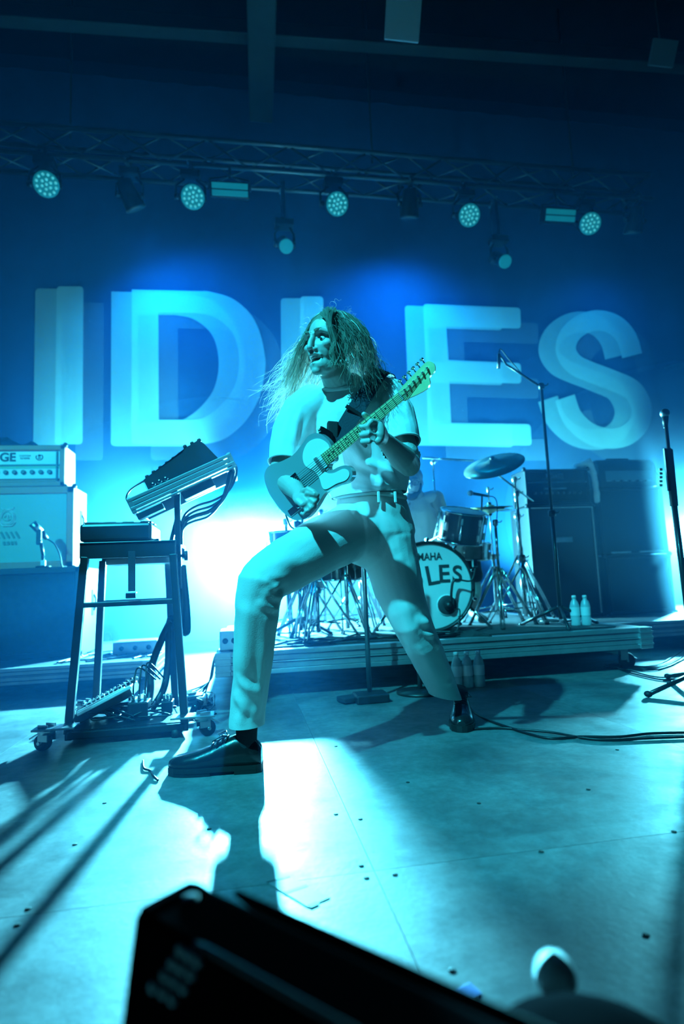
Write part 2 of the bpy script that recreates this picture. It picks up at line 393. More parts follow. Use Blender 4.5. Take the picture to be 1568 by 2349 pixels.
def moving_head(face, aim, label, light=None, dots=True, name='wash_light', r=0.118, lens=None, group='round wash lights on the truss'):
    f = Vector(face); d = (Vector(aim)-f).normalized(); back = f-d*0.24; R = frame_from(d, (1, 0, 0))
    t = thing(name, label, 'stage light', (f.x, 5.95, zbot), group, world=True)
    bodyc = f-d*0.14
    MB().lathe([(0.03, -0.30), (0.075, -0.28), (r*0.86, -0.16), (r*0.98, -0.08), (r*1.06, -0.02), (r*1.06, 0.0)], f, d, 22).build('head', M_fix, t)
    MB().lathe([(r*1.0, 0.0), (r*1.0, 0.006), (r*0.9, 0.010)], f, d, 22).build('lens', lens or M_lens, t)
    if dots:
        mb = MB()
        for ring, n in ((0, 1), (0.36, 6), (0.74, 12)):
            for k in range(n):
                an = 2*math.pi*k/max(n, 1)+ring; q = f + d*0.008 + R @ Vector((math.cos(an)*r*ring, math.sin(an)*r*ring, 0))
                mb.lathe([(0.015, 0), (0.013, 0.005), (0.004, 0.008)], q, d, 8)
        mb.build('lens_array', M_lensdot, t)
    yk = MB()
    top = V(bodyc.x, bodyc.y, bodyc.z+0.20)
    for s_ in (-1, 1):
        yk.tube([bodyc+V(s_*(r+0.025), 0, 0), bodyc+V(s_*(r+0.03), 0, 0.12), top+V(s_*0.06, 0, 0)], 0.014, 6)
        yk.cyl(bodyc+V(s_*(r-0.01), 0, 0), bodyc+V(s_*(r+0.04), 0, 0), 0.03, n=10)
    yk.build('yoke', M_fix, t)
    MB().box(top+V(0, 0, 0.035), (0.20, 0.15, 0.075), None, 0.012).build('base', M_fix, t)
    cl_ = MB(); z1 = zbot if top.z+0.08 < zbot else top.z+0.12
    z1 = zbot; ch_y = TY0 if abs(top.y-TY0) < abs(top.y-TY1) else TY1; za, zb2 = min(top.z+0.06, z1-0.03), max(top.z+0.06, z1+0.03)
    cl_.box((top.x, (top.y+ch_y)/2, (za+zb2)/2), (0.035, abs(top.y-ch_y)+0.04, zb2-za)); top = V(top.x, ch_y, top.z)
    cl_.tube([V(top.x-0.02, top.y+0.035*math.cos(a_), z1+0.035*math.sin(a_)) for a_ in [x*0.7 for x in range(-1, 6)]], 0.012, 5)
    cl_.build('clamp', M_steel, t)
    if light:
        e, col, size, tgt = light
        o = spot('added_cloth_lamp', f+d*0.03, tgt, e, col, size, 0.9, 0.1); o.parent = t; o.location = Vector(o.location)-Vector(t.location)
    return t
names = ['farthest to the left', 'between the first strobe and the left end', 'above the guitarist', 'right of centre', 'farthest to the right']
wash = [((106, 423), 'round wash light at the left end of the truss'), ((442, 452), 'round wash light beside the left strobe panel'), ((773, 468), 'round wash light above the guitarist'),
        ((1076, 494), 'round wash light above the letter E'), ((1353, 513), 'round wash light beside the right strobe panel')]
for i, ((px, py), lb) in enumerate(wash):
    f = P(px, py, 5.68); aim = f + V(0.35-0.18*i+0.1, -1.0, -0.62)
    moving_head(f, aim, lb, light=None)
M_dull = mat('unlit_lens', (0.10, 0.12, 0.13), 0.25)
for (px, py, yy), lb in [((312, 480, 5.98), 'dim moving head with an added lamp on the backdrop above the letter D'), ((938, 500, 5.98), 'dim moving head with an added lamp on the backdrop above the letter E'), ((1450, 535, 5.98), 'dim moving head with an added lamp on the backdrop near the dark right end')]:
    f = P(px, py, yy); tg = f+V(0.45-0.4*(px > 900), 0.50, -1.0); moving_head(f, tg, lb, (WASH_E*{312: 0.9, 938: 1.1, 1450: 0.15}[px], BLUE, math.radians(150), tg), False, 'spot_light', 0.10, M_dull, 'dim heads with added backdrop lamps')  # heads are dim themselves; their lamps are added to brighten the cloth
for (px, py, yy), lb in [((656, 565, 5.9), 'hanging spot light with glassy lens above the guitarist'), ((1158, 600, 5.9), 'hanging spot light with glassy lens above the microphone boom')]:
    f = P(px, py, yy); moving_head(f, f+V(0.05, -1, -0.75), lb, None, False, 'spot_light', 0.075, M_lens, 'hanging spot lights')
def strobe(px, py, lb):
    c = P(px, py, 5.7); t = thing('strobe_panel', lb, 'stage light', (c.x, c.y, zbot), 'rectangular strobe panels', world=True)
    R = frame_from((0.05, -1, -0.45), (1, 0, 0.02))
    MB().box(c+R @ V(0, 0, -0.06), (0.40, 0.155, 0.11), R, 0.012).build('housing', M_fix, t)
    for s_ in (-1, 1): MB().box(c+R @ V(0, s_*0.034, 0.004), (0.365, 0.055, 0.012), R, 0.003).build('light_bar', M_lens, t)
    yk = MB(); z1 = zbot+0.03
    for s_ in (-1, 1): yk.tube([c+R @ V(s_*0.215, 0, -0.06), c+V(s_*0.20, 0.03, 0.13), c+V(s_*0.03, 0.05, 0.18)], 0.011, 6)
    yk.cyl(c+V(0, 0.05, 0.17), V(c.x, TY0, z1), 0.015, n=6)
    yk.build('bracket', M_fix, t)
strobe(527, 435, 'bright twin bar strobe panel on the left half of the truss')
strobe(1285, 494, 'bright twin bar strobe panel on the right half of the truss')
# ------------------------------------------------------------------ floor-standing back lights
M_hot = mat('hot_lens', (0.5, 0.8, 0.9), 0.2, emit=(0.32, 0.9, 1.0), estr=40)
def back_light(px, py, Y, label, energy, aim, r=0.075, size=110):
    f = P(px, py, Y); d = (Vector(aim)-f).normalized()
    t = thing('floor_light', label, 'stage light', (f.x, f.y+0.1, 0), 'back lights standing behind the band', world=True)
    MB().lathe([(0.04, -0.26), (r*0.9, -0.22), (r*1.05, -0.10), (r*1.25, -0.01), (r*1.25, 0.0), (r*1.08, 0.0)], f, d, 24).build('head', M_fix, t)
    MB().lathe([(r*1.08, -0.004), (r*1.0, 0.003), (r*0.2, 0.006)], f, d, 24).build('lens', M_hot, t)
    bw = d.cross(V(0, 0, 1)).normalized(); bu = bw.cross(d).normalized()
    MB().box(f+d*0.135+bu*(r*1.25+0.012), (r*3.4, 0.004, 0.29), basis(bw, bu, -d), 0.001).build('added_flap', M_fix, t)  # flap added over the lens to keep lamp light off the upper haze
    yk = MB(); c = f-d*0.12
    for s_ in (-1, 1):
        yk.tube([c+V(s_*(r+0.03), 0, 0), c+V(s_*(r+0.035), 0.02, -0.12), c+V(s_*0.05, 0.03, -0.18)], 0.013, 6)
    yk.box(c+V(0, 0.03, -0.2), (0.22, 0.2, 0.07), None, 0.01); yk.build('yoke', M_fix, t)
    pl = MB(); zt = c.z-0.23
    pl.cyl((c.x, c.y+0.03, 0.02), (c.x, c.y+0.03, zt), 0.03, n=12); pl.box((c.x, c.y+0.03, 0.012), (0.45, 0.45, 0.024), None, 0.004); pl.build('stand', M_fix, t)
    o = spot('back_lamp', f+d*0.02, aim, energy, CYAN, math.radians(size), 0.5, 0.055); o.parent = t; o.location = Vector(o.location)-Vector(t.location)
    return t
back_light(572, 1255, 6.0, 'blazing floor light glowing white behind the guitarist', BACK_E, (0.10, 1.6, 0.30), 0.085, 165)
back_light(1584, 1216, 6.0, 'blazing floor light at the right edge behind the amplifiers', BACK_E*0.25, (2.4, 2.6, 0.5))

# row of small flood lights on the floor, washing the cloth from below
def cyc(x, label, k):
    t = thing('flood_light', label, 'stage light', (x, 5.87, 0), 'flood lights along the foot of the backdrop', world=True)
    d = V(0, 1, 1.28).normalized(); c = V(x, 5.87, 0.16); R = frame_from(d, (1, 0, 0))
    MB().box(c, (0.34, 0.16, 0.10), R, 0.01).build('housing', M_fix, t); MB().box(c+d*0.052, (0.30, 0.12, 0.008), R, 0.002).build('lens', M_lens, t)
    MB().box((x, 5.87, 0.03), (0.36, 0.14, 0.06), None, 0.004).build('bracket', M_fix, t)
    o = spot('flood_lamp', c+d*0.07, c+V(0, 1, 1.28), CYC_E*k, CYC_C, math.radians(70), 1.0, 0.08); o.parent = t; o.location = Vector(o.location)-Vector(t.location)
for x_, lb in ((-1.4, 'flood light at the foot of the backdrop below the letter I'), (0.1, 'flood light at the foot of the backdrop below the letter D'), (1.6, 'flood light at the foot of the backdrop behind the drummer'), (3.4, 'flood light at the foot of the backdrop behind the amplifiers'), (5.0, 'flood light at the foot of the backdrop below the letter S')): cyc(x_, lb, {-1.4: 0.85, 0.1: 1.5, 1.6: 1.0, 3.4: 0.75, 5.0: 0.42}[x_])
# ------------------------------------------------------------------ the guitarist
M_skin = mat('skin', (0.46, 0.40, 0.36), 0.48, var=0.08, vscale=30, bump=0.12, bscale=220)
M_shirt = mat('white_cotton', (0.74, 0.74, 0.72), 0.85, spec=0.15, sheen=0.2, bump=0.18, bscale=160)
M_trouser = mat('pale_trouser_cloth', (0.66, 0.65, 0.62), 0.8, spec=0.2, sheen=0.15, bump=0.22, bscale=260)
M_shoe = mat('black_leather', (0.012, 0.012, 0.013), 0.22, coat=0.3, bump=0.1, bscale=60)
M_sole = mat('black_sole', (0.01, 0.01, 0.01), 0.55)
M_sock = mat('dark_sock', (0.015, 0.018, 0.025), 0.9, bump=0.4, bscale=200)
M_teeth = mat('teeth', (0.8, 0.8, 0.74), 0.25)
M_mouth = mat('mouth_dark', (0.03, 0.01, 0.01), 0.5)
M_eye = mat('eye_white', (0.7, 0.7, 0.7), 0.15)
M_iris = mat('iris', (0.03, 0.03, 0.03), 0.15)
def hair_material(name, col):
    m = bpy.data.materials.new(name); m.use_nodes = True; nt = m.node_tree; N = nt.nodes; L = nt.links; N.remove(N['Principled BSDF'])
    d = N.new('ShaderNodeBsdfDiffuse'); d.inputs[0].default_value = (*[c*0.5 for c in col], 1)
    t = N.new('ShaderNodeBsdfTranslucent'); t.inputs[0].default_value = (*[min(1, c*2.6) for c in col], 1)
    g = N.new('ShaderNodeBsdfGlossy'); g.inputs[0].default_value = (0.8, 0.8, 0.75, 1); g.inputs['Roughness'].default_value = 0.35
    m1 = N.new('ShaderNodeMixShader'); m1.inputs[0].default_value = 0.6; m2 = N.new('ShaderNodeMixShader'); m2.inputs[0].default_value = 0.10
    L.new(d.outputs[0], m1.inputs[1]); L.new(t.outputs[0], m1.inputs[2]); L.new(m1.outputs[0], m2.inputs[1]); L.new(g.outputs[0], m2.inputs[2])
    L.new(m2.outputs[0], N['Material Output'].inputs[0]); return m
M_hair = hair_material('light_brown_hair', (0.36, 0.335, 0.29))

def organic(mb, voxel, smooth=3, folds=(), dents=(), name='body', crease=0.0, cuts=(), fs=0.75):
    """unite overlapping closed shapes into one continuous smooth surface, then press folds and dents into it"""
    me = mb.mesh('tmp'); o = bpy.data.objects.new('tmp', me); COL.objects.link(o)
    r = o.modifiers.new('r', 'REMESH'); r.mode = 'VOXEL'; r.voxel_size = voxel; r.use_smooth_shade = True
    if smooth: s_ = o.modifiers.new('s', 'SMOOTH'); s_.factor = 0.5; s_.iterations = smooth
    dg = bpy.context.evaluated_depsgraph_get(); ev = o.evaluated_get(dg); out = bpy.data.meshes.new_from_object(ev)
    bpy.data.objects.remove(o); bpy.data.meshes.remove(me); out.name = name
    n = len(out.vertices); co = np.empty(n*3, np.float32); out.vertices.foreach_get('co', co); co = co.reshape(-1, 3).astype(float)
    no = np.empty(n*3, np.float32); out.vertices.foreach_get('normal', no); no = no.reshape(-1, 3)
    disp = np.zeros(n); mv = np.zeros((n, 3))
    for a, b, w, h in folds:
        w *= 1.15; h *= fs
        a = np.array(a); b = np.array(b); d = b-a; t = np.clip(((co-a)@d)/(d@d), 0, 1)
        q = np.linalg.norm(co-(a+t[:, None]*d), axis=1)/w; env = np.sqrt(np.clip(np.sin(np.pi*np.clip(t*0.9+0.05, 0, 1)), 0, 1))
        w = w*1.0; disp += h*env*(np.exp(-q*q)-0.45*np.exp(-((q-1.7)/0.9)**2))
    mv += no*disp[:, None]
    for c, rad, vec in dents:
        q = np.linalg.norm((co-np.array(c))/np.array(rad), axis=1); mv += np.exp(-(q**2)*1.2)[:, None]*np.array(vec)
    if crease:
        for i in range(n):
            mv[i] += no[i]*crease*noise.noise(Vector(co[i])*14)
    co = co+mv; out.vertices.foreach_set('co', co.astype(np.float32).ravel())
    if cuts:
        bm = bmesh.new(); bm.from_mesh(out)
        for p0, nn, rad in cuts:
            gone = [v for v in bm.verts if (v.co-p0).dot(nn) > 0 and (v.co-p0).length < rad]
            bmesh.ops.delete(bm, geom=gone, context='VERTS')
            for v in {v for e in bm.edges if e.is_boundary for v in e.verts}:      # straighten the hem
                if (v.co-p0).length < rad and abs((v.co-p0).dot(nn)) < 0.016: v.co -= nn*(v.co-p0).dot(nn)
        bm.to_mesh(out); bm.free()
    out.polygons.foreach_set('use_smooth', [True]*len(out.polygons)); out.update(); return out

IMX = V(CR.x, 0, CR.z).normalized()
# guitar frame first: the hands close on it
GH, GN = P(744, 1054, 1.935), P(919, 909, 1.755)
GS = (GN-GH).length/0.455
gx = (GN-GH).normalized(); gz = V(-0.12, -1, 0.12); gz = (gz-gx*gz.dot(gx)).normalized(); gy = gz.cross(gx)
GM = Matrix.Translation(GH) @ basis(gx, gy, gz).to_4x4() @ Matrix.Scale(GS, 4)
def gp(x, y, z=0.0): return GM @ V(x, y, z)

# head frame
HC_ = P(754, 792, 2.085)
hf = V(-0.77, -0.62, -0.12).normalized(); hu = V(0.08, -0.24, 0.96); hu = (hu-hf*hu.dot(hf)).normalized(); hl = hu.cross(hf); _c, _s = math.cos(0.16), math.sin(0.16); hl, hu = (hl*_c+hu*_s), (hu*_c-hl*_s)
HR = basis(hl, hf, hu)
def hp(x, y, z): return HC_ + HR @ V(x, y, z)

b = MB()
# head
b.ball(hp(0, -0.018, 0.035), (0.076, 0.096, 0.086), 20, 14, HR)
b.ball(hp(0, 0.028, -0.018), (0.063, 0.062, 0.075), 18, 12, HR)
b.ball(hp(0, 0.050, -0.082), (0.043, 0.043, 0.034), 16, 10, HR)
for s_ in (-1, 1):
    b.limb([(hp(s_*0.056, -0.005, -0.02), 0.018, 0.03, hl), (hp(s_*0.048, 0.012, -0.072), 0.017, 0.026, hl), (hp(s_*0.022, 0.055, -0.096), 0.018, 0.018, hl)], 12)
    b.ball(hp(s_*0.044, 0.058, -0.012), (0.022, 0.022, 0.018), 12, 8, HR)
    b.ball(hp(s_*0.0125, 0.092, -0.030), (0.008, 0.011, 0.0075), 10, 8, HR)
    b.limb([(hp(s_*0.016, 0.083, 0.034), 0.008, 0.010, hl), (hp(s_*0.034, 0.081, 0.037), 0.009, 0.010, hl), (hp(s_*0.056, 0.060, 0.028), 0.009, 0.010, hl)], 10)
    b.ball(hp(s_*0.079, -0.012, -0.004), (0.010, 0.020, 0.032), 10, 8, HR)
b.limb([(hp(0, 0.088, 0.024), 0.010, 0.010, hl), (hp(0, 0.099, -0.004), 0.0095, 0.011, hl), (hp(0, 0.107, -0.025), 0.0115, 0.010, hl)], 12)
b.limb([(hp(-0.025, 0.080, -0.052), 0.006, 0.006), (hp(-0.010, 0.093, -0.046), 0.0075, 0.007), (hp(0, 0.094, -0.048), 0.007, 0.007), (hp(0.010, 0.093, -0.046), 0.0075, 0.007), (hp(0.025, 0.080, -0.052), 0.006, 0.006)], 8)
b.limb([(hp(-0.024, 0.076, -0.066), 0.006, 0.006), (hp(0, 0.090, -0.079), 0.0085, 0.008), (hp(0.024, 0.076, -0.066), 0.006, 0.006)], 8)
b.ball(hp(0, 0.076, -0.104), (0.020, 0.018, 0.016), 12, 8, HR)
# neck and hidden trunk
nb = P(783, 893, 2.165)
b.limb([(hp(0, -0.010, -0.045), 0.058, 0.062, hl), (hp(0.004, -0.015, -0.10), 0.053, 0.058, hl), (nb, 0.066, 0.066, IMX), (P(795, 925, 2.18), 0.11, 0.075, IMX)], 20)
sL, sR = P(690, 948, 2.175), P(886, 905, 2.185)
b.limb([(sL, 0.05, 0.05), (P(795, 925, 2.19), 0.07, 0.065), (sR, 0.05, 0.05)], 14)
b.limb([(P(795, 930, 2.19), 0.14, 0.08, IMX), (P(815, 1020, 2.21), 0.13, 0.085, IMX), (P(848, 1150, 2.26), 0.115, 0.08, IMX), (P(852, 1200, 2.27), 0.12, 0.09, IMX)], 16)
# picking arm
eL = P(648, 1092, 2.13); wL = P(688, 1136, 1.955)
b.limb([(sL, 0.050, 0.050), (P(662, 1020, 2.16), 0.050, 0.048), (eL+V(0, 0.0, 0.03), 0.046, 0.046), (eL, 0.042, 0.044), (eL.lerp(wL, 0.3), 0.046, 0.044), (eL.lerp(wL, 0.7), 0.034, 0.032), (wL, 0.027, 0.024)], 16)
# fretting arm
eR = P(938, 1066, 2.05); wR = P(880, 1008, 1.90)
b.limb([(sR, 0.052, 0.052), (P(915, 985, 2.13), 0.050, 0.050), (eR+V(0, 0.02, 0.03), 0.047, 0.047), (eR, 0.043, 0.045), (eR.lerp(wR, 0.28), 0.049, 0.046), (eR.lerp(wR, 0.65), 0.037, 0.034), (wR, 0.029, 0.025)], 16)
def finger(pts, r): b.limb([(p, r*(1-0.09*i), r*(1-0.09*i)) for i, p in enumerate(pts)], 10)
# picking hand: loosely closed over the bridge
pk = P(699, 1146, 1.905)
b.limb([(wL, 0.027, 0.022), (wL.lerp(pk, 0.5), 0.036, 0.02), (pk, 0.040, 0.018), (pk+V(0.012, -0.014, -0.012), 0.038, 0.015)], 14)
for i, (a0, a1, a2, a3) in enumerate([((704, 1132, 1.885), (722, 1134, 1.868), (728, 1146, 1.875), (722, 1154, 1.885)), ((708, 1144, 1.885), (722, 1152, 1.868), (722, 1164, 1.878), (713, 1168, 1.888)),
                                     ((706, 1154, 1.885), (714, 1166, 1.870), (709, 1176, 1.880), (701, 1174, 1.890)), ((698, 1160, 1.888), (703, 1174, 1.875), (697, 1181, 1.885), (690, 1177, 1.893))]):
    finger([P(*a0), P(*a1), P(*a2), P(*a3)], 0.0105-0.0008*i)
finger([P(694, 1128, 1.915), P(707, 1122, 1.885), P(719, 1128, 1.872), P(728, 1136, 1.868)], 0.0115)
# fretting hand round the neck
def on_neck(px, py, dy):  # a pixel at the depth of the neck, dy in front of it
    t = max(0, min(1, (px-744)/175)); return P(px, py, (1.935*(1-t)+1.755*t)-dy)
kn = [on_neck(866, 971, -0.012), on_neck(871, 984, -0.008), on_neck(871, 998, -0.004), on_neck(867, 1012, 0.0)]
b.limb([(wR, 0.028, 0.024), (wR.lerp(kn[1].lerp(kn[2], 0.5), 0.5), 0.036, 0.022, V(0, 0, 1)), (kn[1].lerp(kn[2], 0.5), 0.040, 0.017, V(0, 0, 1))], 14)
for k in kn: b.ball(k, 0.0135, 10, 8)
finger([kn[0], on_neck(850, 967, 0.030), on_neck(842, 978, 0.034), on_neck(848, 992, 0.024)], 0.0125)
finger([kn[1], on_neck(842, 977, 0.034), on_neck(827, 977, 0.034), on_neck(836, 990, 0.022)], 0.0125)
finger([kn[2], on_neck(846, 995, 0.034), on_neck(827, 998, 0.032), on_neck(836, 1009, 0.020)], 0.012)
finger([kn[3], on_neck(848, 1012, 0.030), on_neck(829, 1014, 0.028), on_neck(838, 1023, 0.014)], 0.0112)
finger([wR.lerp(kn[0], 0.55)+V(0, 0.02, 0), on_neck(852, 968, -0.040), on_neck(842, 957, -0.022), on_neck(834, 950, 0.0)], 0.013)
dents = []
for s_ in (-1, 1):
    dents.append((hp(s_*0.031, 0.090, 0.010), (0.020, 0.02, 0.014), -hf*0.013))
dents.append((hp(0, 0.092, -0.062), (0.021, 0.03, 0.0095), -hf*0.030))
dents.append((hp(0, 0.095, 0.018), (0.016, 0.02, 0.010), -hf*0.004))
body = link('person', organic(b, 0.0034, 4, (), dents, 'person'), M_skin)
tag(body, 'guitarist in white T-shirt and pale trousers lunging across the stage, long hair flying', 'person')
def ppart(name, me, m): o = link(name, me, m, body); return o
for s_ in (-1, 1):
    e = MB().ball(hp(s_*0.031, 0.0650, 0.007), 0.0120, 12, 8).build('eye', M_eye, body)
    MB().lathe([(0.0062, 0.0), (0.0055, 0.0012), (0.001, 0.002)], hp(s_*0.031, 0.0763, 0.006), hf, 10).build('iris', M_iris, e)
mb = MB()
for i in range(-4, 5): mb.box(hp(i*0.0048, 0.086-0.0007*i*i, -0.0545), (0.0045, 0.004, 0.009), HR, 0.001)
mb.build('upper_teeth', M_teeth, body)
mb = MB()
for i in range(-3, 4): mb.box(hp(i*0.0046, 0.080-0.0007*i*i, -0.070), (0.0042, 0.004, 0.006), HR, 0.001)
mb.build('lower_teeth', M_teeth, body)
mb = MB()
for s_ in (-1, 1): mb.limb([(hp(s_*0.016, 0.0925, 0.037), 0.0025, 0.004), (hp(s_*0.034, 0.0895, 0.042), 0.0025, 0.004), (hp(s_*0.054, 0.068, 0.034), 0.0015, 0.002)], 8)
mb.build('eyebrows', M_hair, body)

# trousers
t = MB()
t.limb([(P(848, 1142, 2.235), 0.136, 0.098, IMX), (P(853, 1180, 2.245), 0.150, 0.112, IMX), (P(862, 1225, 2.25), 0.158, 0.120, IMX), (P(858, 1258, 2.25), 0.135, 0.105, IMX)], 26)
hl_, kl_, al_ = P(800, 1222, 2.215), P(598, 1338, 1.965), P(566, 1660, 2.10)
t.limb([(hl_+V(0.05, 0, 0.0), 0.105, 0.105), (hl_, 0.108, 0.112), (P(735, 1252, 2.12), 0.104, 0.105), (P(665, 1292, 2.03), 0.094, 0.094), (P(615, 1322, 1.98), 0.084, 0.085), (kl_, 0.080, 0.082)], 22)
t.limb([(P(612, 1326, 1.985), 0.080, 0.082), (kl_, 0.081, 0.084), (P(590, 1392, 1.975), 0.074, 0.080), (P(584, 1460, 2.01), 0.069, 0.080), (P(577, 1550, 2.06), 0.064, 0.074), (P(569, 1620, 2.09), 0.060, 0.070), (al_, 0.061, 0.070), (al_+V(0,0.01,-0.05), 0.061, 0.07)], 22)
hr_, kr_, ar_ = P(888, 1238, 2.25), P(942, 1424, 2.24), P(1022, 1590, 2.44)
t.limb([(hr_, 0.108, 0.112), (P(898, 1290, 2.25), 0.106, 0.108), (P(914, 1350, 2.245), 0.097, 0.098), (P(930, 1395, 2.24), 0.085, 0.090), (kr_, 0.078, 0.084), (P(964, 1470, 2.275), 0.073, 0.082), (P(992, 1528, 2.35), 0.067, 0.077), (P(1012, 1572, 2.41), 0.061, 0.067), (ar_, 0.056, 0.064), (ar_+V(0.02,0.02,-0.05), 0.056, 0.064)], 22)
def S(x0, y0, x1, y1, Y, w, h, Y1=None): return (P(x0, y0, Y), P(x1, y1, Y if Y1 is None else Y1), w, h)
tf = [S(690, 1250, 800, 1215, 2.02, 0.018, 0.006, 2.12), S(640, 1300, 790, 1240, 1.93, 0.020, 0.006, 2.11), S(620, 1330, 720, 1310, 1.90, 0.016, 0.006, 2.03), S(610, 1365, 660, 1375, 1.90, 0.014, 0.009, 1.94),
      S(600, 1385, 650, 1400, 1.90, 0.012, 0.009, 1.94), S(615, 1350, 655, 1345, 1.9, 0.010, 0.007), S(568, 1400, 560, 1540, 1.92, 0.018, 0.006, 1.98), S(607, 1420, 596, 1640, 1.93, 0.014, 0.006, 2.03),
      S(545, 1560, 590, 1590, 2.0, 0.014, 0.007), S(540, 1600, 585, 1640, 2.03, 0.014, 0.007), S(560, 1610, 552, 1655, 2.03, 0.012, 0.006),
      S(815, 1165, 812, 1280, 2.13, 0.009, 0.006), S(880, 1150, 940, 1190, 2.13, 0.014, 0.005), S(870, 1170, 930, 1230, 2.13, 0.016, 0.005), S(890, 1300, 950, 1270, 2.12, 0.016, 0.006), S(860, 1330, 960, 1335, 2.09, 0.014, 0.004),
      S(960, 1420, 1000, 1440, 2.17, 0.013, 0.010), S(965, 1445, 1005, 1462, 2.19, 0.012, 0.010), S(985, 1470, 1010, 1485, 2.22, 0.010, 0.007), S(930, 1390, 955, 1500, 2.16, 0.018, 0.006, 2.24), S(965, 1490, 1020, 1580, 2.20, 0.016, 0.006, 2.37),
      S(1000, 1560, 1040, 1570, 2.33, 0.012, 0.006), S(900, 1360, 930, 1440, 2.1, 0.02, 0.006), S(830, 1290, 880, 1350, 2.14, 0.014, 0.005)]
tr_o = ppart('trousers', organic(t, 0.0058, 4, tf, (), 'trousers', 0.0035, [(al_+V(0, 0, -0.004), V(0.05, 0, -1).normalized(), 0.13), (ar_+V(0.006, 0.0, -0.012), V(-0.28, 0.1, -1).normalized(), 0.12)], 1.05), M_trouser)
wb = MB()
ring = []
for k in range(40):
    an = 2*math.pi*k/40; cwb = P(848, 1141, 2.235); yd = V(0, 1, 0)
    ring.append(cwb + IMX*(math.cos(an)*0.1385) + yd*(math.sin(an)*0.101) + V(0, 0, 0.004*math.sin(an*3)))
wb.tube(ring, 0.011, 6, closed=True); wb.build('waistband', M_trouser, tr_o)
for px in (868, 906): MB().box(P(px, 1140, 2.118 if px < 900 else 2.13), (0.010, 0.008, 0.042), None, 0.002).build('belt_loop', M_trouser, tr_o)
for c_, r_, d_ in ((al_, 0.064, V(0, 0, -1)), (ar_, 0.057, V(0.35, 0.2, -1))):
    pass
# T-shirt
t = MB()
XS = (IMX+V(0, 0, 0.16)).normalized()
t.limb([(P(850, 1146, 2.235), 0.145, 0.110, IMX), (P(846, 1115, 2.225), 0.163, 0.124, IMX), (P(835, 1065, 2.21), 0.168, 0.128, IMX), (P(815, 1000, 2.195), 0.172, 0.125, XS), (P(800, 945, 2.185), 0.170, 0.110, XS), (P(793, 912, 2.18), 0.140, 0.086, XS), (P(787, 890, 2.175), 0.085, 0.072, XS)], 28)
t.limb([(P(722, 922, 2.18), 0.075, 0.070), (sL, 0.077, 0.074), (P(668, 995, 2.165), 0.076, 0.080), (P(657, 1048, 2.14), 0.066, 0.078), (P(654, 1085, 2.125), 0.064, 0.076)], 20)
t.limb([(P(850, 897, 2.185), 0.072, 0.068), (sR, 0.076, 0.074), (P(905, 950, 2.15), 0.076, 0.080), (P(917, 1000, 2.11), 0.072, 0.080), (P(923, 1040, 2.085), 0.070, 0.076)], 20)
sf = [S(690, 940, 672, 1010, 2.08, 0.014, 0.008), S(715, 945, 700, 1030, 2.07, 0.016, 0.008), S(740, 940, 735, 1000, 2.07, 0.014, 0.004), S(665, 960, 645, 1040, 2.09, 0.014, 0.006),
      S(890, 880, 880, 960, 2.10, 0.012, 0.008), S(905, 880, 915, 950, 2.09, 0.012, 0.009), S(925, 900, 935, 980, 2.09, 0.012, 0.007), S(895, 930, 930, 975, 2.07, 0.012, 0.008), S(880, 960, 920, 1005, 2.06, 0.012, 0.006),
      S(800, 1080, 920, 1125, 2.09, 0.016, 0.011), S(790, 1100, 900, 1135, 2.10, 0.013, 0.008), S(830, 1060, 930, 1100, 2.09, 0.016, 0.010), S(860, 1050, 940, 1120, 2.10, 0.014, 0.009), S(800, 1130, 920, 1140, 2.11, 0.010, 0.009),
      S(790, 1010, 870, 1090, 2.07, 0.02, 0.008), S(700, 1040, 720, 1120, 2.09, 0.016, 0.008), S(740, 1030, 760, 1110, 2.08, 0.018, 0.006), S(770, 1120, 860, 1140, 2.10, 0.010, 0.008), S(810, 940, 850, 1000, 2.07, 0.016, 0.006), S(870, 1090, 880, 1150, 2.1, 0.012, 0.008)]
sh = ppart('t_shirt', organic(t, 0.0055, 3, sf, (), 't_shirt', 0.004, [(P(655, 1064, 2.135), (P(655, 1062, 2.135)-P(657, 1048, 2.14)).normalized(), 0.11), (P(921, 1019, 2.10), (P(921, 1018, 2.10)-P(917, 1000, 2.11)).normalized(), 0.085), (P(850, 1137, 2.235), V(0.06, 0, -1).normalized(), 0.34)], 1.15), M_shirt)
ring = []
cc = P(781, 894, 2.170)
for k in range(32):
    an = 2*math.pi*k/32
    ring.append(cc + XS*(math.cos(an)*0.076) + V(0, 1, 0.30).normalized()*(math.sin(an)*0.076) + V(0, 0, 0.004))
MB().tube(ring, 0.010, 7, closed=True).build('collar', M_shirt, sh)
for c_, d_, r_ in ((P(655, 1063, 2.135), (P(657, 1048, 2.14)-P(655, 1062, 2.135)), (0.064, 0.076)), (P(921, 1018, 2.10), P(917, 1000, 2.11)-P(921, 1018, 2.10), (0.069, 0.075))):
    d_ = d_.normalized(); xd = V(1, 0, 0); xd = (xd-d_*xd.dot(d_)).normalized(); yd = d_.cross(xd)
    MB().tube([c_ + xd*math.cos(2*math.pi*k/28)*r_[0] + yd*math.sin(2*math.pi*k/28)*r_[1] for k in range(28)], 0.004, 6, closed=True).build('sleeve_hem', M_shirt, sh)

